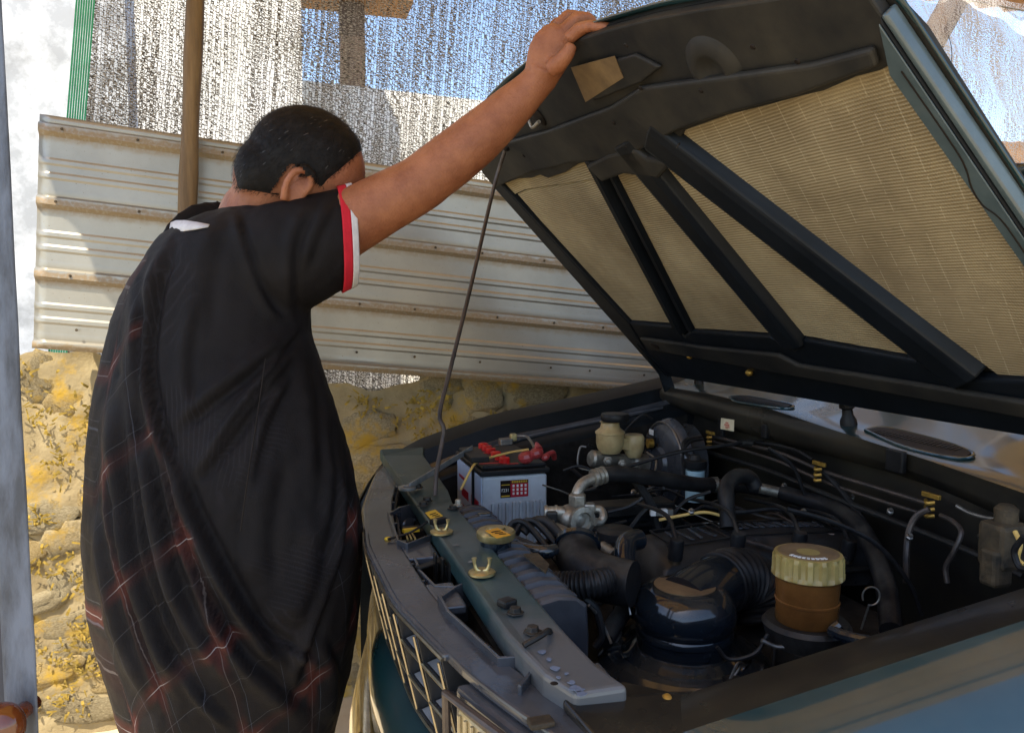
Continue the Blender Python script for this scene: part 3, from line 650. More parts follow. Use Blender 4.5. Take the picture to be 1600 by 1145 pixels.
# ---------------- wings (front fenders)
FT = [(.16, .80), (.20, .865), (.23, .905), (.26, .925), (.33, .953), (.55, 1.018), (.83, 1.065), (1.115, 1.117), (1.7, 1.15)]
def tn(X): return interp(X, [(.20, .86), (.25, .905), (.30, .923), (.35, .932), (.80, .998), (1.7, 1.07)])
def far_prof(X):
    t = interp(X, FT); c = max(0, .36-X)*.55
    return [(2.17-c, .42), (2.185-c, .7), (2.18-c, t-.12), (2.165-c, t-.05), (2.14-c, t-.014), (2.11-c, t), (2.04, t-.003), (2.005, t-.012), (1.99, t-.05), (1.905, t-.06), (1.89, t-.075), (1.885, .42)]
def near_prof(X):
    t = tn(X); c = max(0, .40-X)*.5
    return [(.73, .42), (.73, t-.055), (.715, t-.045), (.672, t-.042), (.664, t-.006), (.655, t), (.60, t+.001), (.585+c*.3, t-.004), (.555+c*.6, t-.022), (.515+c, t-.066), (.487+c, t-.14), (.475+c, t-.26), (.48+c, .42)]
XS = [.16, .18, .2, .22, .24, .26, .28, .31, .35, .4, .46, .52, .6, .7, .8, .9, 1.0, 1.1, 1.2, 1.35, 1.5, 1.7]
def fender(prof, xs, name):
    mb = MB(); rows = [[V(X, y, z) for y, z in prof(X)] for X in xs]; n = len(rows[0]); mb.v = [p for r in rows for p in r]
    mb.f = [(i*n+a, i*n+a+1, (i+1)*n+a+1, (i+1)*n+a) for i in range(len(xs)-1) for a in range(n-1)]
    inner = (lambda a: a >= 5) if prof is far_prof else (lambda a: a < 6)
    fo = [f for f in mb.f if not inner(f[0] % n)]; fi = [f for f in mb.f if inner(f[0] % n)]; fo.append(tuple(range(n)))
    m2 = MB(); m2.v = list(mb.v); m2.f = fi; mb.f = fo
    w_ = mb.build(name, 'paint', car, smooth=50); m2.build('wing_channel', 'paint_bay' if prof is far_prof else 'bay_dust', w_, smooth=50)
    for o in (w_, w_.children[0]):
        bm = bmesh.new(); bm.from_mesh(o.data); bmesh.ops.delete(bm, geom=[v for v in bm.verts if not v.link_faces], context='VERTS'); bm.to_mesh(o.data); bm.free()
    return w_
ff = fender(far_prof, XS, 'front_wing'); nf = fender(near_prof, [x+.10 for x in XS], 'front_wing')
# weld flange bead along far wing, wiring along it
MB().tube([V(X, 1.955+.006*math.sin(X*14), interp(X, FT)-.049) for X in np.linspace(.30, 1.05, 9)], .010, 8, flat=.5).build('flange_sealer', 'plastic_grey', ff)
MB().tube([V(X, 1.935+.01*math.sin(X*11), interp(X, FT)-.052) for X in np.linspace(.34, 1.0, 9)], .005, 8).build('loom', 'plastic_grey', ff)
MB().tube([V(X, .694, tn(X)-.038) for X in np.linspace(.42, 1.3, 8)], .006, 8).build('flange_seal', 'rubber', nf)
MB().grid(lambda u, v: V(.30+.75*u, 1.882-.012*fbm(V(u*5, v*4, 2))-.006, .43+(interp(.30+.75*u, FT)-.075-.43)*v), 30, 16).build('inner_panel', 'grime', ff, smooth=60)
# ---------------- cowl and firewall
CL = [(.55, 1.03), (.86, 1.04), (1.04, 1.056), (1.24, 1.07), (1.49, 1.09), (1.77, 1.098), (2.1, 1.09)]
def zl(y): return interp(y, CL)
def cow(s, t):
    y = .56+1.52*t; z = zl(y)+.006*math.sin(y*9)*0
    P = [(1.060, -.062), (1.045, -.052), (1.036, -.040), (1.034, -.026), (1.036, -.010), (1.044, .002), (1.056, .006), (1.085, .010), (1.13, .020), (1.19, .034), (1.26, .050), (1.33, .064)]
    x, dz = P[min(len(P)-1, int(round(s*(len(P)-1))))]
    return V(x+.012*math.sin((y-.6)*4.1)*(dz < 0), y, z+dz+.012*math.sin(y*6.3+1)*(dz < -.03))
cowl = MB().grid(lambda s, t: cow((5+s*6)/11, t), 7, 46).build('cowl_panel', 'paint', car, smooth=60)
MB().grid(lambda s, t: cow(s*5/11, t), 6, 46).build('cowl_lip', 'bay_dust', cowl, smooth=60)
def fwf(u, v):
    y = .70+1.19*u; z = .42+(zl(y)-.05-.42)*v
    return V(1.075+.018*math.sin(y*7+z*9)*math.sin(z*11)+.012*fbm(V(y*4, z*4, 1)), y, z)
fw = MB().grid(fwf, 50, 30).build('firewall', 'bay_dust', car, smooth=60)
CPN = V(-.22, .0, 1).normalized()
def cpl(px, py, up=0): 
    y = onp(px, py, (1.12, 1.3, 1.09+up), CPN).y
    for _ in range(4): y = onp(px, py, (1.12, y, zl(y)+.019+up), CPN).y
    return onp(px, py, (1.12, y, zl(y)+.019+up), CPN)
for k, pts in enumerate(([(1140, 620), (1165, 619), (1200, 625), (1238, 633), (1228, 638), (1185, 633), (1150, 627)], [(1352, 672), (1378, 668), (1420, 676), (1480, 692), (1520, 708), (1505, 716), (1460, 710), (1400, 694)])):
    P = [cpl(x, y, .002) for x, y in pts]; v_ = MB().prism(P, V(0, 0, .002)).build('vent_mesh', 'label_black', cowl, smooth=0)
    MB().tube(P+[P[0]], .0032, 8, k=4).build('vent_rim', 'paint', cowl)
    c = sum(P, V(0, 0, 0))/len(P); mb = MB(); dl = (P[4]-P[0])/26
    for j in range(3, 24): 
        b = P[0]+dl*j; 
        mb.box(b+V(.0, 0, .0025), V(.010, 0, .002), dl*.16, V(0, 0, .0008))
    mb.build('vent_bars', 'dark_metal', cowl, smooth=0)
for (px, py, k) in ((1326, 662, 1.0), (1092, 598, .8)):
    p = cpl(px, py); MB().lathe([(.017*k, -.006), (.016*k, .008), (.011*k, .018), (.010*k, .030), (.015*k, .034), (.015*k, .046), (.010*k, .050), (0, .051)], p, (-.15, 0, 1), 18).build('wiper_pivot', 'rubber', cowl, smooth=50)
# windscreen, roof and the rest of the body
MB().add([V(1.335, .60, 1.10), V(1.335, 2.04, 1.16), V(1.93, 1.92, 1.66), V(1.93, .72, 1.66)], [(0, 1, 2, 3)]).build('windscreen', 'glass_dark', car, smooth=0, solid=.006)
for y0, y1 in ((.56, .69), (2.08, 1.95)):
    MB().tube([V(1.32, y0, 1.08), V(1.6, (y0+y1)/2, 1.38), V(1.95, y1, 1.67)], .035, 8).build('windscreen_pillar', 'paint', car)
def roofp(s, t): 
    x = 1.93+1.9*s; y = .66+1.32*t; return V(x, y, 1.66+.05*math.sin(math.pi*t)+.03*math.sin(math.pi*min(1, s*1.5)))
MB().grid(roofp, 14, 14).build('roof', 'paint', car, smooth=180, solid=.03)
for yy in (.78, 1.86): MB().tube([V(2.05, yy, 1.745), V(2.9, yy, 1.775), V(3.6, yy, 1.76)], .016, 8).build('roof_rail', 'black', car)
for sgn, y in ((-1, .475), (1, 2.165)):
    MB().add([V(1.70+2.1*s, y+sgn*dy, z) for s in (0, 1) for dy, z in ((.0, .38), (.02, .7), (.0, 1.05), (-.05, 1.10), (-.19, 1.66))], [(i, i+1, i+6, i+5) for i in range(4)]).build('body_side', 'paint', car, smooth=30, solid=.02)
MB().add([V(3.8, .475, .38), V(3.8, 2.165, .38), V(3.8, 2.115, 1.1), V(3.8, 1.975, 1.66), V(3.8, .665, 1.66), V(3.8, .525, 1.1)], [(0, 1, 2, 3, 4, 5)]).build('tailgate', 'paint', car, smooth=0, solid=.02)
MB().abox((1.1, .52, .40), (3.78, 2.12, .46)).build('floor_pan', 'grime', car, smooth=0)
for x in (.78, 3.1):
    for y in (.56, 2.08):
        wh = MB().lathe([(.20, -.10), (.33, -.105), (.36, -.06), (.365, 0), (.36, .06), (.33, .105), (.20, .10)], (x, y, .365), (0, 1, 0), 36).build('wheel', 'tyre', car, smooth=40)
        MB().lathe([(.0, -.06), (.08, -.07), (.19, -.05), (.20, .05), (.0, .06)], (x, y, .365), (0, 1, 0), 30).build('rim', 'steel', wh)

# ---------------- radiator support
SX0, SX1, SZ = .225, .293, .954
sup = MB()
sup.prism([V(SX0, 1.93, SZ), V(SX0, .80, SZ), V(SX0+.012, .70, SZ-.001), V(SX0+.028, .655, SZ-.002), V(SX1+.016, .655, SZ-.002), V(SX1+.004, .70, SZ-.001), V(SX1, .78, SZ), V(SX1, 1.40, SZ), V(SX1+.012, 1.50, SZ), V(SX1+.03, 1.90, SZ), V(SX1+.045, 1.97, SZ+.006), V(SX0-.004, 1.97, SZ+.006)], V(0, 0, -.03))
supo = sup.build('radiator_support', 'support', car, smooth=0, bevel=.006, seg=3)
MB().prism([V(SX0+.02, .668, SZ-.012), V(SX0+.03, .60, SZ-.020), V(.30, .575, SZ-.024), V(.42, .585, SZ-.024), V(.44, .655, SZ-.024), V(.36, .672, SZ-.022), V(SX1+.03, .70, SZ-.020)], V(0, 0, -.012)).build('support_end', 'bay_dust', supo, smooth=0, bevel=.004, seg=3)
def bolt(p, r=.0075, h=.008, ax=(0, 0, 1), m='dark_metal', par=None):
    b = MB().lathe([(r*1.5, 0), (r*1.5, h*.25), (r*1.05, h*.3), (r*.95, h*.95), (r*.6, h), (0, h)], p, ax, 6).build('bolt', m, par or supo, smooth=20, bevel=.0008)
    return b
for p in [(805, 958), (832, 988), (653, 762), (661, 790), (667, 783), (708, 795)]: bolt(onZ(p[0], p[1], SZ+.001))
p = onZ(792, 941, SZ+.004); MB().box(p, V(.009, .004, 0), V(-.004, .008, 0), V(0, 0, .005)).build('rubber_stop', 'rubber', supo, smooth=0, bevel=.003)
MB().tube([onZ(818, 1008, SZ+.003), onZ(846, 992, SZ+.010), onZ(858, 985, SZ+.006), onZ(862, 1000, SZ-.03)], .0035, 8).build('cable', 'rubber', supo)
for p in ((690, 828), (753, 892)):
    c = onZ(p[0], p[1]+4, SZ+.0005); hk = MB().lathe([(.0185, 0), (.0185, .003), (.016, .0045), (.007, .005), (0, .005)], c, (0, 0, 1), 24).build('hood_bumper_base', 'zinc', supo, smooth=40)
    for sg in (-1, 1):
        MB().tube([c+RT*sg*.002+V(0, 0, .004), c+RT*sg*.007+V(0, 0, .006), c+RT*sg*.010+V(0, 0, .014), c+RT*sg*.0105+V(0, 0, .022)], [.0028, .0028, .0022, .0036], 8).build('prong', 'zinc', hk)
def flat(pts, z, m, name, par, th=.0006):
    return MB().prism([onZ(x, y, z) for x, y in pts], V(0, 0, th)).build(name, m, par, smooth=0)
stk = flat([(664, 801), (680, 796), (692, 806), (676, 814)], SZ+.0006, 'yellow', 'warning_sticker', supo)
for k in range(3): flat([(671+k*4, 803.5-k*.2+k*1.8), (681+k*3, 800+k*2.4), (682+k*3, 801+k*2.4), (672+k*4, 804.6+k*1.6)], SZ+.0014, 'label_black', 'print_line', stk, .0002)
MB().box(onZ(685, 814, SZ+.006), V(.012, .006, 0), V(-.004, .006, 0), V(0, 0, .005)).build('latch_cover', 'rubber', supo, smooth=0, bevel=.002)
for p in ((713, 851), (737, 877)): MB().ell(onZ(p[0], p[1], SZ+.0006), V(.006, 0, 0), V(0, .004, 0), V(0, 0, .0005), 10, 6).build('paint_chip', 'support_bare', supo)
c = onZ(866, 1067, SZ+.0025); MB().ell(c, V(.004, 0, 0), V(0, .004, 0), V(0, 0, .0008), 12, 6).build('bolt_hole', 'label_black', supo)
random.seed(8)
for (px, py, r) in ((848, 1018, .006), (858, 1030, .004), (866, 1044, .0055), (872, 1058, .003), (893, 1066, .0045), (902, 1076, .008), (908, 1084, .006), (885, 1052, .003)):
    c = onZ(px, py, SZ+.0004); MB().prism([c+V(math.cos(a)*r*random.uniform(.5, 1.2), math.sin(a)*r*random.uniform(.5, 1.2), 0) for a in np.linspace(0, 5.6, 9)], V(0, 0, .0005)).build('paint_flake', 'flake', supo, smooth=0)
# battery clamp strut from the support
a = onZ(636, 762, SZ+.006); b = at(735, 702, 1.70)
st = MB(); dd = (b-a).normalized(); sd = dd.cross(V(0, 0, 1)).normalized()
st.box((a+b)/2, dd*((b-a).length/2), sd*.007, V(0, 0, .003)); st.box((a+b)/2+V(0, 0, .004)+sd*.006, dd*((b-a).length/2), sd*.0018, V(0, 0, .006)); st.lathe([(.018, -.003), (.018, .003), (.008, .003), (.008, -.003)], a, (0, 0, 1), 20)
st.build('stay_bar', 'support_bare', car, smooth=30, bevel=.001)
MB().abox((SX0+.01, .80, .55), (SX1-.01, 1.9, .90)).build('condenser_core', 'grime', car, smooth=0)

# ---------------- front panel, grille, headlamp, bumper
XFP = [(.55, .27), (.63, .221), (.754, .179), (.82, .165), (.99, .131), (1.254, .12), (1.509, .142), (1.805, .198), (1.95, .245), (2.06, .30)]
def XF(y):
    a = interp(y-.03, XFP); b = interp(y+.03, XFP); return (a+b+interp(y, XFP))/3
GZ_ = .930
def strip(ys, xa, xb, z0, th, name, m, par, bev=.003):
    mb = MB(); n = len(ys); A = [V(xa(y), y, z0) for y in ys]; B = [V(xb(y), y, z0) for y in ys]
    return mb.prism(A+B[::-1], V(0, 0, th)).build(name, m, par, smooth=0, bevel=bev)
ys = list(np.linspace(.60, 2.02, 40))
hdr = strip(ys, lambda y: XF(y), lambda y: XF(y)+.050, GZ_-.012, .012, 'header_panel', 'plastic_grey', car)
def hfill(y0, y1, x1, n=8, z=GZ_-.0125): strip(list(np.linspace(y0, y1, n)), lambda y: XF(y)+.0495, lambda y: max(x1, XF(y)+.052), z, .012, 'header_tab', 'plastic_grey', hdr)
hfill(.60, .755, .32); hfill(.955, 1.045, .218); hfill(1.165, 1.265, .222); hfill(1.66, 1.98, .235)
def rim(pts, z0, z1, th=.004):
    P = [onZ(x, y, GZ_) for x, y in pts]; mb = MB()
    for a, b in zip(P, P[1:]):
        d = (b-a); s_ = d.cross(V(0, 0, 1)).normalized()*th/2; c = (a+b)/2; c.z = (z0+z1)/2; d.z = 0; mb.box(c, d/2*1.02, s_, V(0, 0, (z1-z0)/2))
    return mb.build('opening_rim', 'plastic_grey', hdr, smooth=0, bevel=.001)
rim([(686, 940), (700, 965), (780, 1040), (832, 1036), (838, 1052), (812, 1085)], GZ_-.05, GZ_+.010)
rim([(686, 940), (712, 922), (735, 912)], GZ_-.05, GZ_+.006)
rim([(607, 805), (622, 850), (636, 856), (672, 842)], GZ_-.04, GZ_+.008)
rim([(607, 805), (625, 795), (650, 788)], GZ_-.04, GZ_+.004)
rim([(648, 870), (655, 890), (680, 915), (715, 916), (735, 905)], GZ_-.05, GZ_+.001)
# hood catch in the middle opening
mb = MB(); c = onZ(676, 885, GZ_-.005)
for k in range(4): mb.box(c+V(.004+.009*k, -.012*k, -.015), V(.002, .003, 0), V(0, .010, 0), V(0, 0, .035-.004*k))
mb.box(onZ(668, 882, GZ_+.002), V(.016, .010, 0), V(-.004, .006, 0), V(0, 0, .0015)); mb.tube([onZ(655, 872, GZ_-.01), onZ(668, 876, GZ_-.012), onZ(676, 875, GZ_-.01)], .002, 6)
mb.box(onZ(705, 893, GZ_-.02), V(.02, 0, 0), V(0, .022, 0), V(0, 0, .018))
mb.build('hood_catch', 'dark_metal', car, smooth=0, bevel=.001)
# connector with wires in the left opening
mb = MB().box(onZ(645, 838, GZ_-.02), V(.016, .002, 0), V(-.002, .018, 0), V(0, 0, .016)); cn_ = mb.build('lamp_plug', 'label_black', car, smooth=0, bevel=.002)
MB().box(onZ(642, 828, GZ_-.003), V(.014, .002, 0), V(-.001, .005, 0), V(0, 0, .003)).build('plug_label', 'yellow', cn_, smooth=0)
for k in range(3): MB().tube([onZ(634+k*5, 833, GZ_), onZ(637+k*6, 842, GZ_+.008), onZ(640+k*5, 852, GZ_-.02)], .0016, 6).build('wire', 'cap_yel', cn_)
MB().ell(onZ(627, 812, GZ_-.035), V(.03, 0, 0), V(0, .05, 0), V(0, 0, .025)).build('lamp_housing', 'plastic_grey', car, smooth=180)
MB().tube([onZ(606, 842, GZ_+.004), onZ(640, 832, GZ_+.010), onZ(668, 815, SZ+.008)], .0022, 6).build('cable', 'rubber', car)
MB().lathe([(.006, 0), (.005, .003), (0, .004)], onZ(606, 842, GZ_+.0005), (0, 0, 1), 10).build('clip', 'yellow', car)
# grille
gr = strip(ys[6:-3], lambda y: XF(y)-.006, lambda y: XF(y)+.004, GZ_-.009, .0085, 'grille', 'plastic_grey', car)
gy = list(np.linspace(.80, 1.90, 30)); ROWS = (.877, .827, .777)
def gx_(y, z): return XF(y)-.006+(.93-z)*.20
for k, z in enumerate(ROWS):
    strip(gy, lambda y: gx_(y, z), lambda y: gx_(y, z)+.055, z, .005, 'slat', 'grille', gr, .0015)
    MB().tube([V(gx_(y, z)-.001, y, z+.0025) for y in gy], .0024, 6, k=1).build('slat_edge', 'edge_glint', gr)
MB().tube([V(XF(y)-.007, y, GZ_-.006) for y in ys[6:-3]], .0022, 6, k=1).build('header_edge', 'edge_glint', gr)
FY = list(np.arange(.83, 1.90, .078))
for y in FY:
    t = V(XF(y+.02)-XF(y-.02), .04, 0).normalized()
    MB().prism([V(gx_(y, .928), y, .928), V(gx_(y, .775), y, .775), V(gx_(y, .775)+.06, y, .775), V(gx_(y, .928)+.06, y, .928)], t*.005).build('fin', 'grille', gr, smooth=0, bevel=.001)
    MB().tube([V(gx_(y, .928)-.001, y+.002, .915), V(gx_(y, .775)-.001, y+.002, .778)], .0018, 6).build('fin_edge', 'edge_glint', gr)
for y in FY[:-1]:
    for z in ROWS:
        def sc_p(a, b): 
            yy = y+.006+.069*a; h = .036*b**1.6; return V(gx_(yy, z)+.004+.05*b, yy, z+.0055+h+.004*math.sin(math.pi*a)*b)
        MB().grid(sc_p, 5, 5).build('cell_scoop', 'scoop', gr, smooth=60)
strip(gy, lambda y: gx_(y, .93)+.060, lambda y: gx_(y, .93)+.063, .76, .165, 'grille_back', 'label_black', gr, 0)
def val(s, t):
    y = .62+1.40*s; x = XF(y)+.012; P = [(.04, .772), (.010, .768), (-.006, .74), (-.012, .69), (-.008, .63), (.02, .58)]; i = min(5, int(round(t*5)))
    return V(x+P[i][0], y, P[i][1])
MB().grid(val, 40, 6).build('lower_panel', 'paint', car, smooth=60, solid=.004)
def bum(s, t):
    y = .50+1.64*s; x = XF(max(.62, min(1.98, y)))-.012-.012*math.sin(math.pi*s); P = [(.05, .585), (.01, .588), (.0, .575), (-.012, .52), (-.008, .45), (.02, .40)]; i = min(5, int(round(t*5)))
    return V(x+P[i][0], y, P[i][1])
MB().grid(bum, 40, 6).build('bumper', 'chrome', car, smooth=60, solid=.004)
# near headlamp and far one
for (y0, y1) in ((.615, .775), (1.90, 2.02)):
    yy = list(np.linspace(y0, y1, 8))
    hl = strip(yy, lambda y: XF(y)-.012, lambda y: XF(y)+.03, .775, .142, 'headlamp', 'plastic_grey', car, .006)
    strip(yy[1:-1], lambda y: XF(y)-.020, lambda y: XF(y)-.0125, .790, .112, 'lens', 'glass_lens', hl, .004)
    for q in np.linspace(y0+.03, y1-.03, 9): MB().tube([V(XF(q)-.0205, q, .794), V(XF(q)-.0215, q, .898)], .0022, 6).build('lens_flute', 'glass_lens', hl)
    MB().tube([V(XF(y0)-.020, y0+.004, .778), V(XF(y0)-.022, y0+.004, .91), V(XF((y0+y1)/2)-.024, (y0+y1)/2, .914), V(XF(y1)-.022, y1-.004, .91), V(XF(y1)-.020, y1-.004, .778)], .005, 8, k=1).build('lamp_trim', 'rod', hl)
MB().tube([V(XF(y)-.010, y, GZ_-.020) for y in np.linspace(1.92, 2.06, 6)], .010, 8).build('corner_marker', 'orange_label', car)

# ---------------- radiator
rad = MB().abox((.300, .84, .50), (.365, 1.40, .845)).build('radiator', 'grime', car, smooth=0)
def tank(s, t):
    y = .885+.50*s; rb = .0065*smoothstep(-.15, .15, math.sin(s*2*math.pi*15)); P = [(.290, .842), (.288, .90), (.290, .930), (.298, .943), (.320, .947), (.343, .944), (.352, .933), (.355, .90), (.354, .842)]
    i = min(8, int(round(t*8))); x, z = P[i]; return V(x+(-rb if i < 3 else rb if i > 5 else 0), y, z+(rb if 2 <= i <= 6 else 0))
tk = MB().grid(tank, 150, 9); n0 = 150
tk.f.append(tuple(j*150 for j in range(9))); tk.f.append(tuple(j*150+149 for j in range(9)))
tko = tk.build('radiator_tank', 'tank', rad, smooth=24)
cc = onZ(775, 838, .966)
cap = MB().lathe([(.027, -.004), (.030, .0), (.030, .008), (.027, .011), (.015, .012), (.013, .015), (0, .016)], cc, (0, 0, 1), 30).build('radiator_cap', 'zinc', rad, smooth=40)
MB().lathe([(.024, -.03), (.024, -.004)], cc, (0, 0, 1), 24).build('filler_neck', 'black_gloss', rad)
lb = flat([(758, 829), (778, 825), (798, 836), (776, 841)], .9825, 'orange_label', 'cap_label', cap, .0008)
for k in range(3): flat([(767+k*6, 830.6+k*1.6), (781+k*4.4, 828.2+k*2.4), (782+k*4.4, 829.2+k*2.4), (768+k*6, 831.8+k*1.6)], .9836, 'label_black', 'print_line', lb, .0002)
MB().tube([at(790, 848, 1.24), at(815, 858, 1.22), at(850, 862, 1.20), at(868, 858, 1.21)], [.012, .012, .011, .009], 12).build('overflow_hose', 'black_gloss', rad)
MB().tube([at(797, 842, 1.27), at(820, 850, 1.25), at(846, 862, 1.22)], .009, 10).build('overflow_hose', 'rubber', rad)
for k, dx in enumerate((0, 16, 32)):
    MB().tube([at(792+dx*.8, 838-dx*.2, 1.33), at(802+dx, 818-dx*.10, 1.34), at(824+dx, 820-dx*.1, 1.33), at(860+dx, 862-dx*.2, 1.28), at(905+dx*.9, 918-dx*.2, 1.22)], .0085, 10, flat=.7).build('shroud_hose', 'rubber', rad)
MB().prism([onZ(818, 868, .958), onZ(840, 866, .958), onZ(858, 884, .958), onZ(853, 897, .958)], V(0, 0, .003)).build('dry_leaf', 'dirt_box', rad, smooth=0)
bolt(at(716, 790, 1.38), .006, .012, (0, 0, 1), 'alu', rad)
MB().box(at(757, 808, 1.36), V(.012, 0, 0), V(0, .008, 0), V(0, 0, .008)).build('tank_clip', 'black_gloss', rad, smooth=0, bevel=.003)

# ---------------- battery
BY0, BY1 = 1.60, 1.86
X0 = onY(752, 742, BY0).x; X1 = onY(858, 729, BY0).x; BZ = onY(752, 745, BY0).z
bat = MB().abox((X0+.003, BY0+.004, BZ-.19), (X1-.003, BY1-.004, BZ-.002)).build('battery', 'bat_white', car, smooth=0, bevel=.006, seg=3)
lid = MB().abox((X0-.002, BY0-.001, BZ), (X1+.002, BY1, BZ+.012)).build('battery_lid', 'black', bat, smooth=0, bevel=.003)
MB().abox((X0+.004, BY0+.006, BZ+.0123), (X1-.004, BY1-.006, BZ+.022)).build('lid_top', 'black', lid, smooth=0, bevel=.004)
for k in range(8):
    x = X0+.022+k*(X1-X0-.036)/7.5; MB().abox((x, BY0-.006, BZ-.185), (x+.008, BY0+.0035, BZ-.060)).build('case_rib', 'bat_rib', bat, smooth=0, bevel=.002)
MB().abox((X0+.0015, BY0+.0065, BZ-.18), (X0+.0029, BY1-.008, BZ-.004)).build('case_side', 'bat_side', bat, smooth=0)
lx0 = X0+.044; lx1 = X0+.108; lw = lx1-lx0; yl = BY0+.0035
lab = MB().abox((lx0, yl-.0006, BZ-.050), (lx1, yl, BZ-.012)).build('battery_label', 'label_red', bat, smooth=0)
MB().abox((lx0, yl-.0011, BZ-.050), (lx0+lw*.36, yl-.0007, BZ-.012)).build('label_panel', 'label_black', lab, smooth=0)
MB().abox((lx0+lw*.37, yl-.0011, BZ-.0195), (lx1, yl-.0007, BZ-.012)).build('label_panel', 'label_black', lab, smooth=0)
for k in range(9): MB().abox((lx0+lw*(.40+.064*k), yl-.0016, BZ-.0182), (lx0+lw*(.445+.064*k), yl-.0012, BZ-.0132)).build('label_mark', 'label_gold', lab, smooth=0)
for i in range(4):
    for j in range(3):
        MB().abox((lx0+lw*(.43+.145*i), yl-.0016, BZ-.0275-.0085*j), (lx0+lw*(.50+.145*i), yl-.0007, BZ-.0222-.0085*j)).build('label_mark', 'label_white', lab, smooth=0)
MB().abox((lx0+lw*.03, yl-.0016, BZ-.048), (lx0+lw*.33, yl-.0012, BZ-.045)).build('label_mark', 'label_gold', lab, smooth=0)
MB().abox((lx0+lw*.03, yl-.0016, BZ-.0225), (lx0+lw*.33, yl-.0012, BZ-.0205)).build('label_mark', 'label_gold', lab, smooth=0)
tcv = bpy.data.curves.new('battery_text', 'FONT'); tcv.body = 'F231'; tcv.size = .0105; tcv.extrude = .0002
to = bpy.data.objects.new('label_text', tcv); COL.objects.link(to); bpy.context.view_layer.update()
tme = bpy.data.meshes.new_from_object(to.evaluated_get(bpy.context.evaluated_depsgraph_get())); bpy.data.objects.remove(to)
tme.transform(Matrix.Translation(V(lx0+lw*.03, yl-.0016, BZ-.037)) @ Matrix.Rotation(RAD(90), 4, 'X') @ Matrix.Diagonal((.85, 1, 1, 1))); mesh_obj('label_text', tme, 'label_white', lab, False)
def side_mark(y0, y1, z0, z1, m='label_red'): MB().abox((X0+.0008, y0, BZ+z0), (X0+.0014, y1, BZ+z1)).build('side_print', m, bat, smooth=0)
side_mark(1.63, 1.70, -.10, -.062); side_mark(1.73, 1.80, -.085, -.065); side_mark(1.75, 1.82, -.122, -.105); side_mark(1.77, 1.83, -.045, -.038)
for k in range(3): side_mark(1.735+k*.03, 1.75+k*.03, -.165, -.135)
MB().abox((X0-.004, 1.668, BZ-.18), (X0+.0006, 1.676, BZ+.004)).build('hold_down_strap', 'rubber', bat, smooth=0)
for k in range(6):
    y = BY0+.035+k*.036+(.012 if k > 2 else 0); c = V(X0+.062, y, BZ+.022)
    MB().lathe([(.0125, 0), (.0125, .010), (.010, .012), (.0055, .012), (.005, .008), (0, .008)], c, (0, 0, 1), 16).build('filler_cap', 'red', lid, smooth=30)
for y in (BY0+.03, BY0+.155): MB().abox((X0+.004, y, BZ+.0222), (X0+.062, y+.006, BZ+.0232)).build('lid_stripe', 'red', lid, smooth=0)
MB().abox((X0+.062, BY0+.012, BZ+.0222), (X0+.088, BY0+.017, BZ+.0232)).build('lid_stripe', 'red', lid, smooth=0)
for (p, r) in (((822, 712), .017), ((838, 706), .015), ((852, 712), .009)):
    c = at(p[0], p[1]+2, 1.70); MB().ell(c, V(r*1.1, 0, .004), V(0, r, 0), V(-.003, 0, r*.85), 9, 6).build('terminal_boot', 'red_dim', bat, smooth=25)
MB().tube([at(842, 703, 1.70), at(838, 692, 1.72), at(840, 700, 1.7)], [.010, .003, .006], 8).build('terminal_boot', 'red_dim', bat, smooth=30)
MB().tube([at(852, 712, 1.70), at(864, 707, 1.72), at(866, 716, 1.74)], .006, 8).build('positive_cable', 'red_dim', bat)
MB().tube([at(826, 702, 1.70), at(800, 706, 1.69), at(768, 714, 1.66), at(745, 722, 1.62), at(735, 735, 1.59), at(720, 765, 1.58)], .0026, 8).build('earth_wire', 'wire', bat)
MB().box(at(790, 690, 1.83), V(.016, 0, 0), V(0, .012, 0), V(0, 0, .008)).build('negative_clamp', 'steel', bat, smooth=0, bevel=.003)
MB().box(at(802, 683, 1.84), V(.008, 0, 0), V(0, .008, 0), V(0, 0, .009)).build('clamp_nut', 'zinc', bat, smooth=0, bevel=.003)
MB().tube([at(805, 682, 1.84), at(822, 682, 1.83), at(830, 690, 1.78), at(835, 700, 1.72)], .0035, 8).build('negative_cable', 'steel', bat)
MB().abox((X0-.02, BY0-.02, BZ-.21), (X1+.02, BY1, BZ-.192)).build('battery_tray', 'dark_metal', car, smooth=0)
MB().box(at(742, 712, 1.66), V(.02, 0, 0), V(0, .05, 0), V(0, 0, .006)).build('clamp_plate', 'black', car, smooth=0, bevel=.002)

# ---------------- brake booster and master cylinder
bc = at(1030, 724, 1.98)
bo = MB().lathe([(.0, -.012), (.04, -.010), (.045, 0), (.085, .004), (.104, .012), (.112, .022), (.116, .030), (.116, .036), (.110, .040), (.104, .050), (.10, .085), (.06, .10)], bc, (1, 0, 0), 48).build('brake_booster', 'plastic_grey', car, smooth=30)
MB().tube([bc+V(.010, math.cos(a)*.106, math.sin(a)*.106) for a in np.linspace(0, 2*math.pi, 25)], .003, 6, k=2).build('booster_rim', 'steel', bo)
p = onX(1020, 675, bc.x+.002); MB().box(p+V(-.004, 0, 0), V(.0004, 0, 0), V(0, .012, 0), V(0, 0, .007)).build('booster_sticker', 'label_white', bo, smooth=0)
MB().lathe([(.018, 0), (.018, .02), (.010, .022), (.010, .04)], onX(1022, 692, bc.x), (-1, 0, 0), 16).build('vacuum_valve', 'rubber', bo)
MB().lathe([(.012, .005), (.012, .018)], onX(1022, 692, bc.x-.012), (-1, 0, 0), 16).build('valve_ring', 'brass', bo)
m0 = at(922, 716, 1.86); m1 = at(1008, 724, 1.93)
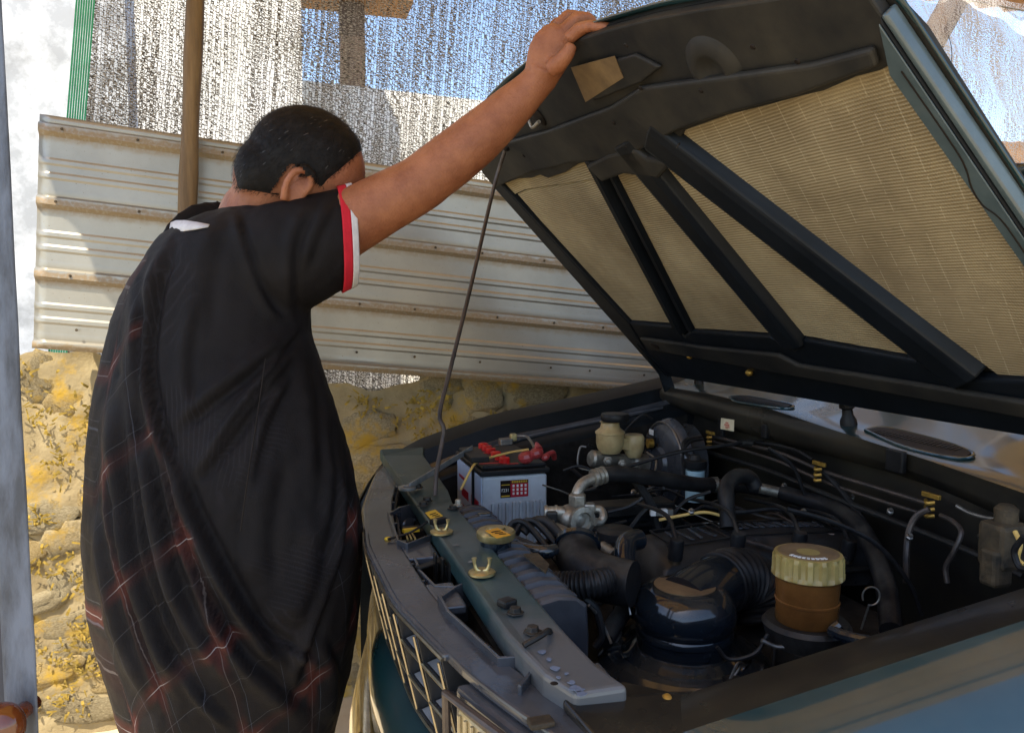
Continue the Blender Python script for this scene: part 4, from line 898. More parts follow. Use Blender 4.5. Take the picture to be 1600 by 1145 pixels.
mc = MB().lathe([(.0, 0), (.017, .001), (.021, .006), (.0215, .05), (.019, .055), (.019, .12), (.024, .125), (.024, (m1-m0).length)], m0, m1-m0, 24).build('master_cylinder', 'alu', car, smooth=35)
bolt(at(950, 720, 1.83), .008, .012, -Fh, 'alu', mc); bolt(at(972, 724, 1.84), .007, .012, -Fh, 'alu', mc)
r0 = at(953, 702, 1.87); r1 = at(990, 706, 1.90)
rs = MB(); rs.lathe([(.024, -.012), (.031, 0), (.034, .012), (.034, .034), (.036, .036), (.036, .040), (.031, .044), (.024, .050), (.022, .062), (.026, .064)], r0+V(0, 0, .004), (0, 0, 1), 30)
rs.lathe([(.018, -.016), (.024, 0), (.026, .012), (.026, .034), (.022, .040), (0, .041)], r1+V(0, 0, .004), (0, 0, 1), 26)
rs.box((r0+r1)/2+V(0, 0, .020), (r1-r0)/2, Fh*.016, V(0, 0, .014)); rso = rs.build('fluid_reservoir', 'res_tan', mc, smooth=40)
MB().lathe([(.032, .0), (.034, .003), (.034, .015), (.032, .018), (.012, .019), (0, .0185)], r0+RT*.012+V(0, 0, .070), (0, 0, 1), 30, mod=lambda th, h: 1+.012*math.cos(th*30)).build('reservoir_cap', 'black', rso, smooth=40)
MB().tube([at(916, 698, 1.85), at(906, 700, 1.85), at(905, 730, 1.84), at(940, 735, 1.82)], .0024, 8).build('brake_pipe', 'steel', mc)
MB().tube([at(1000, 730, 1.9), at(1018, 745, 1.86), at(1025, 720, 1.88), at(1010, 706, 1.9)], .003, 8).build('brake_pipe', 'steel', mc)
MB().tube([at(950, 738, 1.75), at(990, 726, 1.74), at(1060, 706, 1.73), at(1130, 696, 1.74), at(1168, 691, 1.76), at(1200, 690, 1.8)], .0042, 10).build('throttle_cable', 'rubber', car)
MB().lathe([(.009, -.012), (.009, .012)], at(1166, 692, 1.758), RT, 12).build('cable_ferrule', 'dark_metal', car)

# ---------------- coolant pipe and compressor fittings
al = MB().ell(at(893, 808, 1.40), RT*.030, Fh*.03, UPZ*.024).build('compressor_body', 'alu', car, smooth=180)
MB().lathe([(.024, 0), (.026, .004), (.026, .012), (.017, .014), (.0165, .006), (0, .005)], at(906, 812, 1.385), -Fh+RT*.5, 26).build('port_ring', 'alu', al, smooth=30)
MB().lathe([(.011, 0), (.011, .012), (.013, .013), (.013, .017), (.011, .018), (.011, .03), (.013, .031), (.013, .036), (.010, .037)], at(882, 800, 1.39), -RT, 20).build('threaded_port', 'alu', al, smooth=30)
MB().lathe([(.012, 0), (.014, .004), (.014, .028), (.016, .030), (.016, .036), (.011, .036), (.010, .02), (0, .02)], at(862, 826, 1.36), V(.75, -.4, -.32), 20).build('outlet_port', 'alu', al, smooth=30)
MB().box(at(862, 808, 1.38), RT*.010, Fh*.012, UPZ*.012).build('valve_block', 'dark_metal', al, smooth=0, bevel=.003)
MB().box(at(855, 822, 1.36), RT*.014, Fh*.012, UPZ*.010).build('valve_block', 'alu', al, smooth=0, bevel=.004)
MB().box(at(920, 793, 1.40), RT*.012, Fh*.01, UPZ*.009).build('valve_block', 'alu', al, smooth=0, bevel=.004)
MB().tube([at(922, 795, 1.40), at(938, 796, 1.40), at(943, 806, 1.39), at(938, 815, 1.385), at(930, 815, 1.38)], .0075, 10).build('bypass_pipe', 'alu', al)
MB().lathe([(.017, 0), (.017, .020), (.014, .022)], at(902, 790, 1.40), (0, 0, 1), 6).build('pipe_nut', 'alu', al, smooth=20, bevel=.0015)
MB().tube([at(901, 785, 1.405), at(902, 770, 1.41), at(910, 756, 1.42), at(924, 748, 1.43), at(934, 744, 1.44)], .0105, 14).build('coolant_pipe', 'alu', al)
MB().lathe([(.012, 0), (.0165, .001), (.0165, .006), (.013, .007), (.013, .010), (.0165, .011), (.0165, .015), (.013, .016), (.013, .019), (.0165, .020), (.0165, .025), (.01, .026)], at(926, 747, 1.43), at(945, 741, 1.44)-at(926, 747, 1.43), 20).build('hose_clamp', 'alu', al, smooth=30)
MB().tube([at(942, 742, 1.44), at(975, 741, 1.46), at(1030, 748, 1.5), at(1090, 757, 1.55), at(1115, 757, 1.57)], .0155, 14).build('heater_hose', 'rubber', car)
MB().lathe([(.0165, 0), (.0165, .012)], at(1112, 757, 1.57), RT, 16).build('hose_clip', 'steel', car)
MB().tube([at(1116, 757, 1.57), at(1170, 762, 1.6), at(1200, 768, 1.62)], .0125, 12).build('heater_hose', 'rubber', car)
MB().tube([at(1186, 762, 1.60), at(1225, 771, 1.60)], .011, 12).build('heater_pipe', 'alu', car)
MB().tube([at(1222, 770, 1.6), at(1290, 790, 1.52), at(1335, 815, 1.42), at(1365, 860, 1.32), at(1385, 920, 1.22), at(1392, 985, 1.14)], .0165, 14).build('heater_hose', 'rubber', car)
MB().tube([at(1180, 762, 1.52), at(1170, 746, 1.52), at(1150, 745, 1.50), at(1136, 760, 1.48), at(1135, 785, 1.46), at(1138, 825, 1.44)], .0155, 14).build('vacuum_hose', 'rubber', car)
ff_ = MB().lathe([(.019, -.05), (.021, -.045), (.021, .020), (.0, .021)], at(1086, 748, 1.72), (0, 0, 1), 24).build('fuel_filter', 'filter_blue', car, smooth=40)
MB().lathe([(.024, .0), (.026, .004), (.026, .018), (.015, .020), (.010, .03), (0, .031)], at(1086, 738, 1.72)+V(0, 0, .01), (0, 0, 1), 24).build('filter_cap', 'black', ff_, smooth=40)
MB().tube([at(1080, 718, 1.72), at(1068, 700, 1.75), at(1072, 688, 1.78), at(1095, 682, 1.82)], .005, 8).build('fuel_hose', 'rubber', ff_)
MB().tube([at(1068, 760, 1.70), at(1067, 710, 1.74), at(1078, 690, 1.78), at(1098, 686, 1.82)], .004, 8).build('fuel_hose', 'rubber', ff_)
# ---------------- pipes clipped along the firewall
FX = 1.03
for pts, r, m in (([(1112, 681), (1165, 694), (1220, 708), (1290, 737), (1370, 762), (1448, 786)], .0042, 'rod'), ([(1115, 690), (1165, 704), (1220, 722), (1290, 753), (1370, 780), (1440, 802)], .0036, 'rod'),
                  ([(1108, 707), (1200, 735), (1290, 772), (1400, 815), (1500, 855), (1600, 900)], .006, 'dark_metal'), ([(1140, 690), (1190, 692), (1240, 702), (1270, 718)], .0035, 'rubber'),
                  ([(1285, 735), (1310, 760), (1340, 800), (1360, 830)], .006, 'rubber'), ([(1495, 790), (1520, 803), (1560, 812), (1590, 812)], .0035, 'steel')):
    MB().tube([onX(x, y, FX) for x, y in pts], r, 8).build('brake_line', m, fw)
for px, py in ((1110, 676), (1280, 724), (1455, 774)):
    p = onX(px, py, FX-.012); cl_ = MB().box(p, V(.003, 0, 0), V(0, .018, 0), V(0, 0, .004)).build('pipe_clip', 'brass', fw, smooth=0, bevel=.001)
    for k in range(3): MB().tube([p+V(0, .010, -.010-.011*k), p+V(-.008, 0, -.012-.011*k), p+V(0, -.008, -.010-.011*k)], .0035, 8).build('clip_finger', 'brass', cl_)
MB().tube([onX(1452, 795, 1.0), onX(1432, 806, .99), onX(1420, 830, .98), onX(1416, 870, .97), onX(1416, 910, .97)], .0052, 8).build('brake_line', 'rod', fw)
MB().tube([onX(1470, 805, 1.0), onX(1490, 815, .99), onX(1502, 832, .98), onX(1490, 862, .97), onX(1478, 885, .97), onX(1480, 910, .97)], .004, 8).build('brake_line', 'rod', fw)
st_ = [onX(x, y, 1.058) for x, y in ((1146, 652), (1167, 655), (1166, 673), (1145, 669))]
sk = MB().prism([p+V(-.034, 0, 0) for p in st_], V(-.0008, 0, 0)).build('paper_sticker', 'paper', fw, smooth=0)
def lerp2(a, b): return st_[0].lerp(st_[1], a).lerp(st_[3].lerp(st_[2], a), b)+V(-.0353, 0, 0)
for (a0, a1, b0, b1) in ((.38, .60, .28, .42), (.30, .68, .46, .62), (.36, .70, .66, .76), (.40, .58, .80, .88)):
    MB().prism([lerp2(a0, b0), lerp2(a1, b0), lerp2(a1, b1), lerp2(a0, b1)], V(-.0004, 0, 0)).build('sticker_print', 'paper_ink', sk, smooth=0)
for (px, py, w_, h_) in ((1128, 668, .010, .022), (1196, 674, .009, .016), (1400, 720, .02, .02)):
    MB().box(onX(px, py, 1.03), V(.006, 0, 0), V(0, w_, 0), V(0, 0, h_)).build('blank_plug', 'rubber', fw, smooth=0, bevel=.003)
# regulator block at the right end of the firewall
wb = MB().box(onX(1568, 850, .93), V(.024, 0, 0), V(0, .022, 0), V(0, 0, .032)).build('regulator_block', 'dirt_box', car, smooth=0, bevel=.008)
MB().box(onX(1556, 885, .915), V(.016, 0, 0), V(0, .014, 0), V(0, 0, .026)).build('block_foot', 'dirt_box', wb, smooth=0, bevel=.006)
MB().lathe([(.014, -.02), (.015, .010), (.009, .016), (0, .017)], onX(1572, 806, .93), (0, 0, 1), 18).build('block_dome', 'dirt_box', wb, smooth=40)
MB().tube([onX(1586, 830, .89), onX(1594, 850, .885), onX(1590, 872, .885), onX(1600, 882, .885)], .003, 8).build('wire', 'wire', wb)
MB().tube([onX(1600, 838, .88), onX(1585, 860, .88), onX(1592, 884, .88), onX(1605, 890, .88)], .004, 8).build('wire', 'rubber', wb)
for k in range(5): MB().tube([onX(1532+k*3, 838+k*7, .92), onX(1545, 842+k*7, .91)], .005, 8).build('port', 'dark_metal', wb)
# ---------------- engine
eng = MB().abox((.52, 1.02, .40), (1.02, 1.58, .775)).build('engine_block', 'grime', car, smooth=0, bevel=.02)
c0 = onZ(1000, 862, .875)
cvx0, cvy0 = .625, 1.19
def cover(s, t):
    x = .605+.46*s; P = [(1.165, .80), (1.170, .845), (1.180, .868), (1.20, .878), (1.25, .885), (1.30, .884), (1.335, .874), (1.345, .85), (1.348, .80)]; i = min(8, int(round(t*8)))
    y, z = P[i]; e = min(1, min(s/.08, 1)); e = math.sqrt(max(0, 1-(1-e)**2)); return V(x, y, .80+(z-.80)*(.30+.70*e)+.012*math.sin(math.pi*min(1, s*1.1)))
cvm = MB().grid(cover, 30, 9); cvm.f.append(tuple(j*30 for j in range(9))); cvm.f.append(tuple(j*30+29 for j in range(9)))
cv = cvm.build('rocker_cover', 'cover_black', eng, smooth=40, bevel=.004)
# raised panel and raised bars on the cover
for (s0, s1, y0, y1) in ((.12, .36, 1.215, 1.315), (.40, .92, 1.225, 1.315)):
    zt = .8865; A = [V(.605+.46*s, y, zt+.012*math.sin(math.pi*min(1, s*1.1))) for s, y in ((s0, y0), (s1, y0), (s1, y1), (s0, y1))]
    for a, b in zip(A, A[1:]+A[:1]): MB().tube([a, b], .0022, 6).build('cover_bead', 'black', cv)
random.seed(5)
for k in range(4):
    s = .15+k*.05; x = .605+.46*s; z = .8875+.012*math.sin(math.pi*s*1.1)
    MB().box(V(x+.006, 1.262, z), V(.0035, .0, 0), V(.003*(-1)**k, .030, 0), V(0, 0, .0015)).build('raised_mark', 'plastic_grey', cv, smooth=0, bevel=.0008)
for k in range(13):
    s = .43+k*.037; x = .605+.46*s; z = .8875+.012*math.sin(math.pi*s*1.1)
    MB().box(V(x, 1.272, z), V(.0045, 0, 0), V(.002*(-1)**k, .016, 0), V(0, 0, .0015)).build('raised_mark', 'plastic_grey', cv, smooth=0, bevel=.0008)
for px, py in ((1056, 862), (1152, 852), (1248, 850), (1325, 862)):
    p = onY(px, py, 1.158); bt = MB().lathe([(.013, -.012), (.013, .018), (.011, .024), (0, .025)], p, (0, -.2, 1), 16).build('spark_plug_boot', 'rubber', eng, smooth=40)
    MB().lathe([(.0105, -.020), (.0105, -.0125)], p, (0, -.2, 1), 16).build('boot_ring', 'dirt_box', bt)
    MB().tube([p+V(0, 0, .022), p+V(.005, .03, .045), p+V(.01, .08, .05), p+V(.02, .20, .035)], .004, 8).build('ignition_lead', 'rubber', bt)
MB().tube([V(.62, 1.150, .835), V(.8, 1.148, .838), V(1.03, 1.15, .838)], .006, 8).build('fuel_rail', 'dark_metal', eng)
# intake elbow and ribbed hoses
MB().tube([at(902, 853, 1.27), at(903, 872, 1.24), at(920, 893, 1.20), at(952, 905, 1.17), at(990, 912, 1.15)], [.033, .036, .037, .036, .034], 22).build('intake_elbow', 'rubber', car)
MB().lathe([(.034, 0), (.039, .002), (.039, .010), (.034, .012)], at(902, 856, 1.265), at(902, 843, 1.28)-at(902, 856, 1.265), 24).build('elbow_band', 'black_gloss', car, smooth=30)
def bellows(path, r, pitch, amp, name, m='rubber'):
    P = catmull(path, 12); L = 0; RS = []
    for i, p in enumerate(P):
        if i: L += (p-P[i-1]).length
        RS.append(L)
    n = int(L/pitch*6); Q = []; rr = []
    for i in range(n+1):
        s = L*i/n; k = max(j for j in range(len(P)) if RS[j] <= s+1e-9); k = min(k, len(P)-2); t = (s-RS[k])/max(1e-6, RS[k+1]-RS[k]); Q.append(P[k].lerp(P[k+1], t)); rr.append(r+amp*math.sin(2*math.pi*s/pitch))
    return MB().tube(Q, rr, 22, k=1).build(name, m, car, smooth=60)
bellows([at(862, 914, 1.13), at(890, 914, 1.12), at(925, 912, 1.11), at(955, 906, 1.12)], .019, .006, .0018, 'ribbed_hose')
MB().tube([at(998, 842, 1.28), at(980, 848, 1.26), at(976, 868, 1.24), at(978, 890, 1.22), at(985, 912, 1.20)], .0175, 14).build('breather_hose', 'black_gloss', car)
MB().lathe([(.030, 0), (.034, .003), (.034, .016), (.028, .020), (0, .021)], at(962, 842, 1.36), (0, 0, 1), 24).build('distributor_cap', 'black', car, smooth=40)
MB().tube([at(942, 853, 1.32), at(962, 868, 1.28)], .009, 12).build('throttle_shaft', 'alu', car)
MB().lathe([(.014, 0), (.014, .006)], at(961, 867, 1.28), at(962, 868, 1.28)-at(942, 853, 1.32), 16).build('shaft_washer', 'steel', car)
MB().abox((.58, 1.40, .60), (.86, 1.72, .82)).build('intake_plenum', 'dark_metal', eng, smooth=0, bevel=.02)
mb = MB()
for k in range(5): mb.tube([V(.60+k*.055, 1.40, .815), V(.60+k*.055, 1.55, .828), V(.60+k*.055, 1.70, .80)], .016, 10)
mb.build('intake_runners', 'dark_metal', eng, smooth=60)
# ---------------- air cleaner
ac = onZ(1068, 1022, .79)
af = MB().lathe([(.02, -.09), (.10, -.09), (.125, -.07), (.128, -.02), (.130, -.014), (.130, -.006), (.124, .0), (.118, .006), (.10, .008), (.094, .004), (.088, .006), (.078, .014), (.070, .016)], ac, (0, 0, 1), 56).build('air_cleaner', 'black_gloss', car, smooth=35)
dm = MB().lathe([(.071, .012), (.071, .034), (.0735, .036), (.0735, .042), (.071, .046), (.076, .055), (.078, .068), (.076, .082), (.069, .095), (.060, .103), (.050, .107), (.047, .1072), (0, .1075)], ac, (0, 0, 1), 48).build('intake_dome', 'black_gloss', af, smooth=50)
tp = [(math.cos(a)*.046, math.sin(a)*.046) for a in np.linspace(RAD(120), RAD(395), 24)]
MB().prism([ac+V(x, y, .1076) for x, y in tp], V(0, 0, .0012)).build('dusty_top', 'cap_face', dm, smooth=0)
MB().tube([at(1072, 948, 1.17), at(1100, 925, 1.20), at(1130, 908, 1.24)], [.050, .047, .045], 28).build('dome_neck', 'black_gloss', af, smooth=60)
bellows([at(1124, 911, 1.235), at(1146, 903, 1.26), at(1172, 910, 1.28), at(1190, 935, 1.28), at(1198, 970, 1.27)], .048, .013, .0028, 'air_duct', 'rubber')
MB().tube([at(945, 1000, 1.14), at(962, 972, 1.18), at(985, 940, 1.24)], .014, 12).build('vent_hose', 'rubber', car)
bellows([at(985, 935, 1.19), at(1000, 932, 1.2), at(1015, 935, 1.2)], .016, .006, .0015, 'ribbed_hose')
for k, (px, py) in enumerate(((952, 1010), (1140, 1062))):
    c = onZ(px, py, .80); cl_ = MB().tube([c, c+V(.012, 0, .022), c+V(.022, .006, .016), c+V(.012, .008, 0), c+V(-.004, .004, -.01)], .002, 6).build('spring_clip', 'steel', af)
    MB().box(c+V(.006, .004, -.004), V(.012, 0, 0), V(0, .008, 0), V(0, 0, .006)).build('clip_plate', 'dark_metal', cl_, smooth=0, bevel=.002)
MB().tube([at(985, 960, 1.16), at(983, 946, 1.165), at(990, 940, 1.17), at(1000, 946, 1.16)], .002, 6).build('spring_clip', 'steel', af)
MB().tube([at(920, 945, 1.1), at(935, 962, 1.12), at(948, 988, 1.12), at(955, 1005, 1.11)], .0022, 6).build('wire', 'steel', car)
# ---------------- steering fluid reservoir
sc_ = onZ(1262, 893, .948)
rv = MB().lathe([(.038, -.072), (.042, -.068), (.042, -.042), (.0435, -.041), (.0435, -.038), (.042, -.037), (.0435, -.010), (.044, .0)], sc_, (0, 0, 1), 40).build('fluid_reservoir', 'res_amber', car, smooth=50)
cpx = MB().lathe([(.046, -.005), (.0485, -.003), (.0485, .002), (.0480, .003), (.0475, .021), (.0475, .0225), (.045, .0275), (.040, .0285)], sc_, (0, 0, 1), 96, mod=lambda th, h: 1-(.085*smoothstep(.05, .35, math.cos(th*16)) if .001 < h < .0265 else 0)).build('reservoir_cap', 'cap_yel', rv, smooth=40)
MB().lathe([(.041, .0284), (.038, .0294), (.031, .0286), (0, .0284)], sc_, (0, 0, 1), 40).build('cap_face', 'cap_face', cpx, smooth=60)
for k in range(9):
    a = RAD(195+k*9.5); c = sc_+V(math.cos(a)*.034, math.sin(a)*.034, .0297); MB().box(c, V(-math.sin(a), math.cos(a), 0)*.0021, V(math.cos(a), math.sin(a), 0)*.0030, V(0, 0, .0004)).build('cap_mark', 'label_white', cpx, smooth=0)
MB().lathe([(.052, -.10), (.060, -.074), (.055, -.068), (.046, -.070)], sc_, (0, 0, 1), 36).build('reservoir_bracket', 'dark_metal', rv, smooth=40)
# dipstick ring and small things
c = at(1361, 931, 1.06); MB().tube([c+RT*.012*math.cos(a)+UPZ*.013*math.sin(a) for a in np.linspace(-1.9, 3.6, 14)], .0013, 6, k=2).build('dipstick_ring', 'steel', car)
MB().tube([c+V(-.003, 0, -.012), c+V(-.006, .01, -.05)], .0015, 6).build('dipstick_stem', 'steel', car)
MB().tube([at(1300, 985, 1.02), at(1318, 993, 1.0), at(1345, 1000, .98), at(1370, 1004, .97)], .008, 10).build('return_hose', 'black_gloss', car)
MB().tube([at(1302, 984, 1.02), at(1312, 976, 1.02)], .008, 10).build('return_hose', 'black_gloss', car)
c = onZ(1040, 1097, .928); MB().lathe([(.006, 0), (.0065, .004), (.004, .009), (0, .010)], c, (0, -.5, 1), 12).build('brass_stud', 'brass', nf)
c = onZ(845, 1128, .932); MB().box(c, V(.012, 0, 0), V(0, .008, 0), V(0, 0, .003)).build('foam_block', 'dirt_box', car, smooth=0, bevel=.002)
# loom and clutter of pipes deep in the bay
random.seed(21)
def clutter(n, box, r, m):
    for _ in range(n):
        p = V(*(random.uniform(a, b) for a, b in box)); d = V(random.uniform(-1, 1), random.uniform(-1, 1), random.uniform(-.35, .35)).normalized()
        L_ = random.uniform(.08, .22); q = [p+d*L_*t+V(random.uniform(-.03, .03), random.uniform(-.03, .03), random.uniform(-.03, .015)) for t in (0, .33, .66, 1)]
        MB().tube(q, r*random.uniform(.7, 1.3), 8).build('hose', m, car)
clutter(14, ((.42, .62), (1.05, 1.6), (.62, .80)), .008, 'rubber'); clutter(10, ((.40, .60), (.85, 1.2), (.60, .74)), .007, 'rubber')
clutter(10, ((.65, 1.0), (1.36, 1.8), (.76, .86)), .005, 'rubber'); clutter(6, ((.8, 1.0), (.85, 1.1), (.66, .85)), .006, 'rubber'); clutter(5, ((.5, .9), (1.4, 1.8), (.78, .88)), .0025, 'steel')
for pts, r, m in (([(950, 800), (985, 790), (1010, 770), (995, 752)], .004, 'rubber'), ([(978, 835), (1005, 800), (1020, 795), (1030, 830)], .005, 'rubber'), ([(992, 750), (1010, 775), (1022, 800), (1030, 830)], .009, 'rubber'), ([(1040, 830), (1055, 800), (1075, 780), (1110, 768)], .0035, 'rubber'), ([(905, 768), (930, 762), (935, 750)], .004, 'dark_metal')):
    MB().tube([at(x, y, 1.5) for x, y in pts], r, 8).build('small_hose', m, car)
for k in range(4): MB().box(at(1020+k*9, 800, 1.48), RT*.005, Fh*.006, UPZ*.006).build('terminal', 'steel' if k % 2 else 'label_white', car, smooth=0)
for k in range(5): MB().box(at(985+k*6, 792+k*9, 1.62+.02*k), V(.09, 0, 0), V(0, .03, 0), V(0, 0, .012)).build('bracket_rail', 'paint_bay' if k % 2 else 'dark_metal', car, smooth=0, bevel=.004)
random.seed(33)
clutter(12, ((.70, 1.0), (1.40, 1.80), (.80, .92)), .004, 'rubber'); clutter(10, ((.45, .6), (1.25, 1.55), (.74, .86)), .0045, 'rubber'); clutter(8, ((.55, .95), (.80, 1.0), (.66, .80)), .005, 'rubber')
clutter(6, ((.85, 1.02), (.95, 1.35), (.80, .95)), .0035, 'rod'); clutter(6, ((.45, .9), (1.35, 1.75), (.82, .92)), .0018, 'steel')
for pts, d_, r, m in (([(880, 735), (905, 728), (935, 738)], 1.7, .003, 'rubber'), ([(1100, 790), (1150, 800), (1210, 795), (1260, 805)], 1.5, .0045, 'rubber'), ([(1200, 700), (1240, 730), (1262, 780), (1300, 800)], 1.55, .004, 'rubber'), ([(1230, 795), (1300, 815), (1370, 850), (1420, 910), (1440, 960)], 1.25, .004, 'rubber'),
                      ([(930, 700), (960, 690), (1000, 650), (1020, 655)], 1.95, .003, 'rubber'), ([(1030, 812), (1060, 806), (1100, 800), (1130, 806)], 1.45, .003, 'wire'), ([(905, 930), (930, 950), (940, 990), (930, 1010)], 1.12, .006, 'rubber'), ([(1190, 1000), (1215, 1010), (1250, 1008)], 1.05, .003, 'steel'), ([(1120, 1010), (1140, 1030), (1180, 1020), (1200, 990)], 1.06, .0028, 'rubber')):
    MB().tube([at(x, y, d_) for x, y in pts], r, 8).build('small_hose', m, car)
for (px, py, d_) in ((1255, 800, 1.5), (1330, 778, 1.5), (1080, 800, 1.45), (990, 770, 1.6), (1225, 760, 1.6), (1420, 840, 1.25), (1390, 800, 1.35)):
    MB().lathe([(.006, 0), (.006, .006), (.003, .007), (.003, .012)], at(px, py, d_), V(-.3, -.6, .6), 6).build('bolt', 'steel', car, smooth=20)
MB().abox((.30, .735, .42), (1.07, 1.88, .425)).build('splash_tray', 'grime', car, smooth=0)

# ================================================================== MAN
DM = 1.33
mp = at(380, 700, DM); man = thing('person', 'man in black jersey with red and white cuff holding up the bonnet', 'person', (mp.x, mp.y, 0))
def ringpx(y, L_, R_, kd=.75, n=48, d=DM, ph=0):
    c = at((L_+R_)/2, y, d); a = (R_-L_)/2/FPX*d; return c, a, a*kd
def ringpts(c, a, b, n=64, sq=1.0):
    out = []
    for k in range(n):
        t = 2*math.pi*k/n; ct, st = math.cos(t), math.sin(t)
        out.append(c+RT*a*math.copysign(abs(ct)**sq, ct)+Fh*b*math.copysign(abs(st)**sq, st))
    return out
def resample(tab, ys):
    return [(y, interp(y, [(r[0], r[1]) for r in tab]), interp(y, [(r[0], r[2]) for r in tab])) for y in ys]
# ---- body (skin): one continuous surface
B = MB()
hc = at(486, 269, 1.34)
fdir = (RT*.75+Fh*.22-UPZ*.62).normalized(); side = (-Fh*.93+RT*.28-UPZ*.1); side = (side-fdir*side.dot(fdir)).normalized(); hup = side.cross(fdir).normalized()
if hup.z < 0: hup = -hup
def hp(f, s, u): return hc+fdir*f+side*s+hup*u
B.ell(hp(-.010, 0, .005), fdir*.101, side*.078, hup*.094, 28, 20)           # skull
B.ell(hp(-.052, 0, -.045), fdir*.056, side*.062, hup*.070, 24, 16)
B.ell(hp(.048, 0, -.052), fdir*.058, side*.060, hup*.075, 24, 16)            # face
B.ell(hp(.062, 0, -.110), fdir*.034, side*.040, hup*.028, 20, 12)            # chin
B.ell(hp(.085, 0, .012), fdir*.020, side*.050, hup*.016, 16, 10)             # brow
B.tube([hp(.094, 0, -.005), hp(.112, 0, -.035), hp(.100, 0, -.045)], [.009, .015, .012], 12)  # nose
B.ell(hp(.098, 0, -.074), fdir*.012, side*.024, hup*.006, 14, 8); B.ell(hp(.096, 0, -.086), fdir*.012, side*.021, hup*.006, 14, 8)   # lips
for s in (-1, 1): B.ell(hp(.075, s*.045, -.035), fdir*.022, side*.018, hup*.018, 12, 8)
for s in (1, -1):                                                            # ears
    e0 = hp(.010, s*.077, -.043); back = -fdir
    B.ell(e0+side*s*.004, fdir*.016+side*s*.003, hup*.027, side*s*.005, 16, 10)
    B.tube([e0+fdir*.010-hup*.010+side*s*.004, e0+fdir*.008+hup*.024+side*s*.010, e0-fdir*.010+hup*.032+side*s*.015, e0-fdir*.022+hup*.018+side*s*.018, e0-fdir*.020-hup*.006+side*s*.016, e0-fdir*.008-hup*.028+side*s*.009], [.005, .006, .0065, .006, .006, .0075], 10)
nb = at(405, 345, 1.36)
B.tube([hp(-.045, 0, -.03), at(418, 318, 1.35), nb, at(398, 400, 1.36)], [.066, .064, .070, .09], 24)
# torso core
for y, L_, R_ in resample([(345, 330, 450), (390, 290, 470), (470, 240, 455), (560, 215, 470), (700, 210, 505), (850, 230, 520), (980, 250, 510)], [345]): pass
tr = []
for y, L_, R_ in resample([(345, 340, 450), (390, 285, 470), (470, 235, 455), (560, 215, 468), (700, 210, 500), (850, 225, 510), (1000, 245, 500), (1145, 250, 480)], list(range(345, 1146, 40))+[1145]):
    c, a, b = ringpx(y, L_, R_, .72); tr.append(ringpts(c, a, b, 40))
B.loft(tr)
# right arm
AP = [(450, 398, 1.30, .064), (500, 374, 1.30, .059), (548, 347, 1.30, .0545), (600, 318, 1.30, .0505), (652, 290, 1.30, .0470), (676, 272, 1.30, .0462), (705, 250, 1.30, .0462), (748, 215, 1.295, .0435), (795, 172, 1.285, .0365), (826, 142, 1.275, .0300), (844, 122, 1.265, .0270), (851, 106, 1.257, .0285)]
B.tube([at(a, b, d) for a, b, d, r in AP], [r for *_, r in AP], 28)
# right hand: palm, four fingers over the bonnet edge, thumb on the inner side
prp = (RT*.86-UP*.50).normalized(); prings = []
for (px, py, d_, hw, th) in ((842, 128, 1.267, 26, .022), (848, 110, 1.257, 30, .0225), (855, 92, 1.249, 34, .022), (865, 73, 1.243, 35, .020), (876, 57, 1.239, 31, .017), (884, 49, 1.237, 24, .013)):
    c = at(px, py, d_); prings.append([c+prp*(hw/FPX*d_)*math.copysign(abs(math.cos(t))**.8, math.cos(t))+FW*th*math.sin(t) for t in [2*math.pi*k/26 for k in range(26)]])
B.loft(prings)
FG = [([(887, 62, 1.214), (905, 47, 1.204), (923, 41, 1.188), (939, 42, 1.172), (952, 43, 1.158)], (.0108, .0108, .0092, .0088, .0072)),
      ([(883, 47, 1.232), (901, 31, 1.232), (917, 29, 1.236), (927, 39, 1.242), (933, 54, 1.246)], (.0112, .0112, .0096, .0090, .0075)),
      ([(870, 43, 1.254), (887, 27, 1.258), (902, 27, 1.266), (912, 38, 1.272), (917, 54, 1.276)], (.0108, .0108, .0094, .0088, .0072)),
      ([(857, 54, 1.276), (870, 38, 1.282), (884, 36, 1.292), (893, 46, 1.298), (897, 60, 1.30)], (.0100, .0098, .0086, .0080, .0068))]
for pts, rr in FG:
    B.tube([at(*p) for p in pts], list(rr), 14)
    B.ell(at(*pts[1]), RT*rr[1]*1.12, UP*rr[1]*1.10, FW*rr[1]*1.1, 12, 8)       # knuckle
    B.ell(at(*pts[2]), RT*rr[2]*1.10, UP*rr[2]*1.08, FW*rr[2]*1.08, 12, 8)
B.tube([at(864, 108, 1.232), at(877, 96, 1.212), at(888, 82, 1.200), at(894, 69, 1.196)], [.0155, .0135, .0112, .0090], 14)
# left arm hanging on the far side
LA = [at(345, 425, 1.46), at(330, 520, 1.53), at(345, 640, 1.57), at(395, 760, 1.57), at(425, 800, 1.56)]
B.tube(LA, [.060, .052, .045, .036, .027], 20)
lh = LA[-1]; B.ell(lh+V(.004, 0, -.04), V(.034, 0, -.008), V(0, .016, 0), V(.010, 0, .048), 16, 10)
for k in range(4): B.tube([lh+V(-.022+.017*k, 0, -.075), lh+V(-.018+.019*k, -.006, -.11), lh+V(-.012+.019*k, -.018, -.135)], [.010, .009, .0075], 10)
B.tube([lh+V(.028, 0, -.035), lh+V(.048, -.006, -.06), lh+V(.052, -.012, -.085)], [.012, .010, .008], 10)
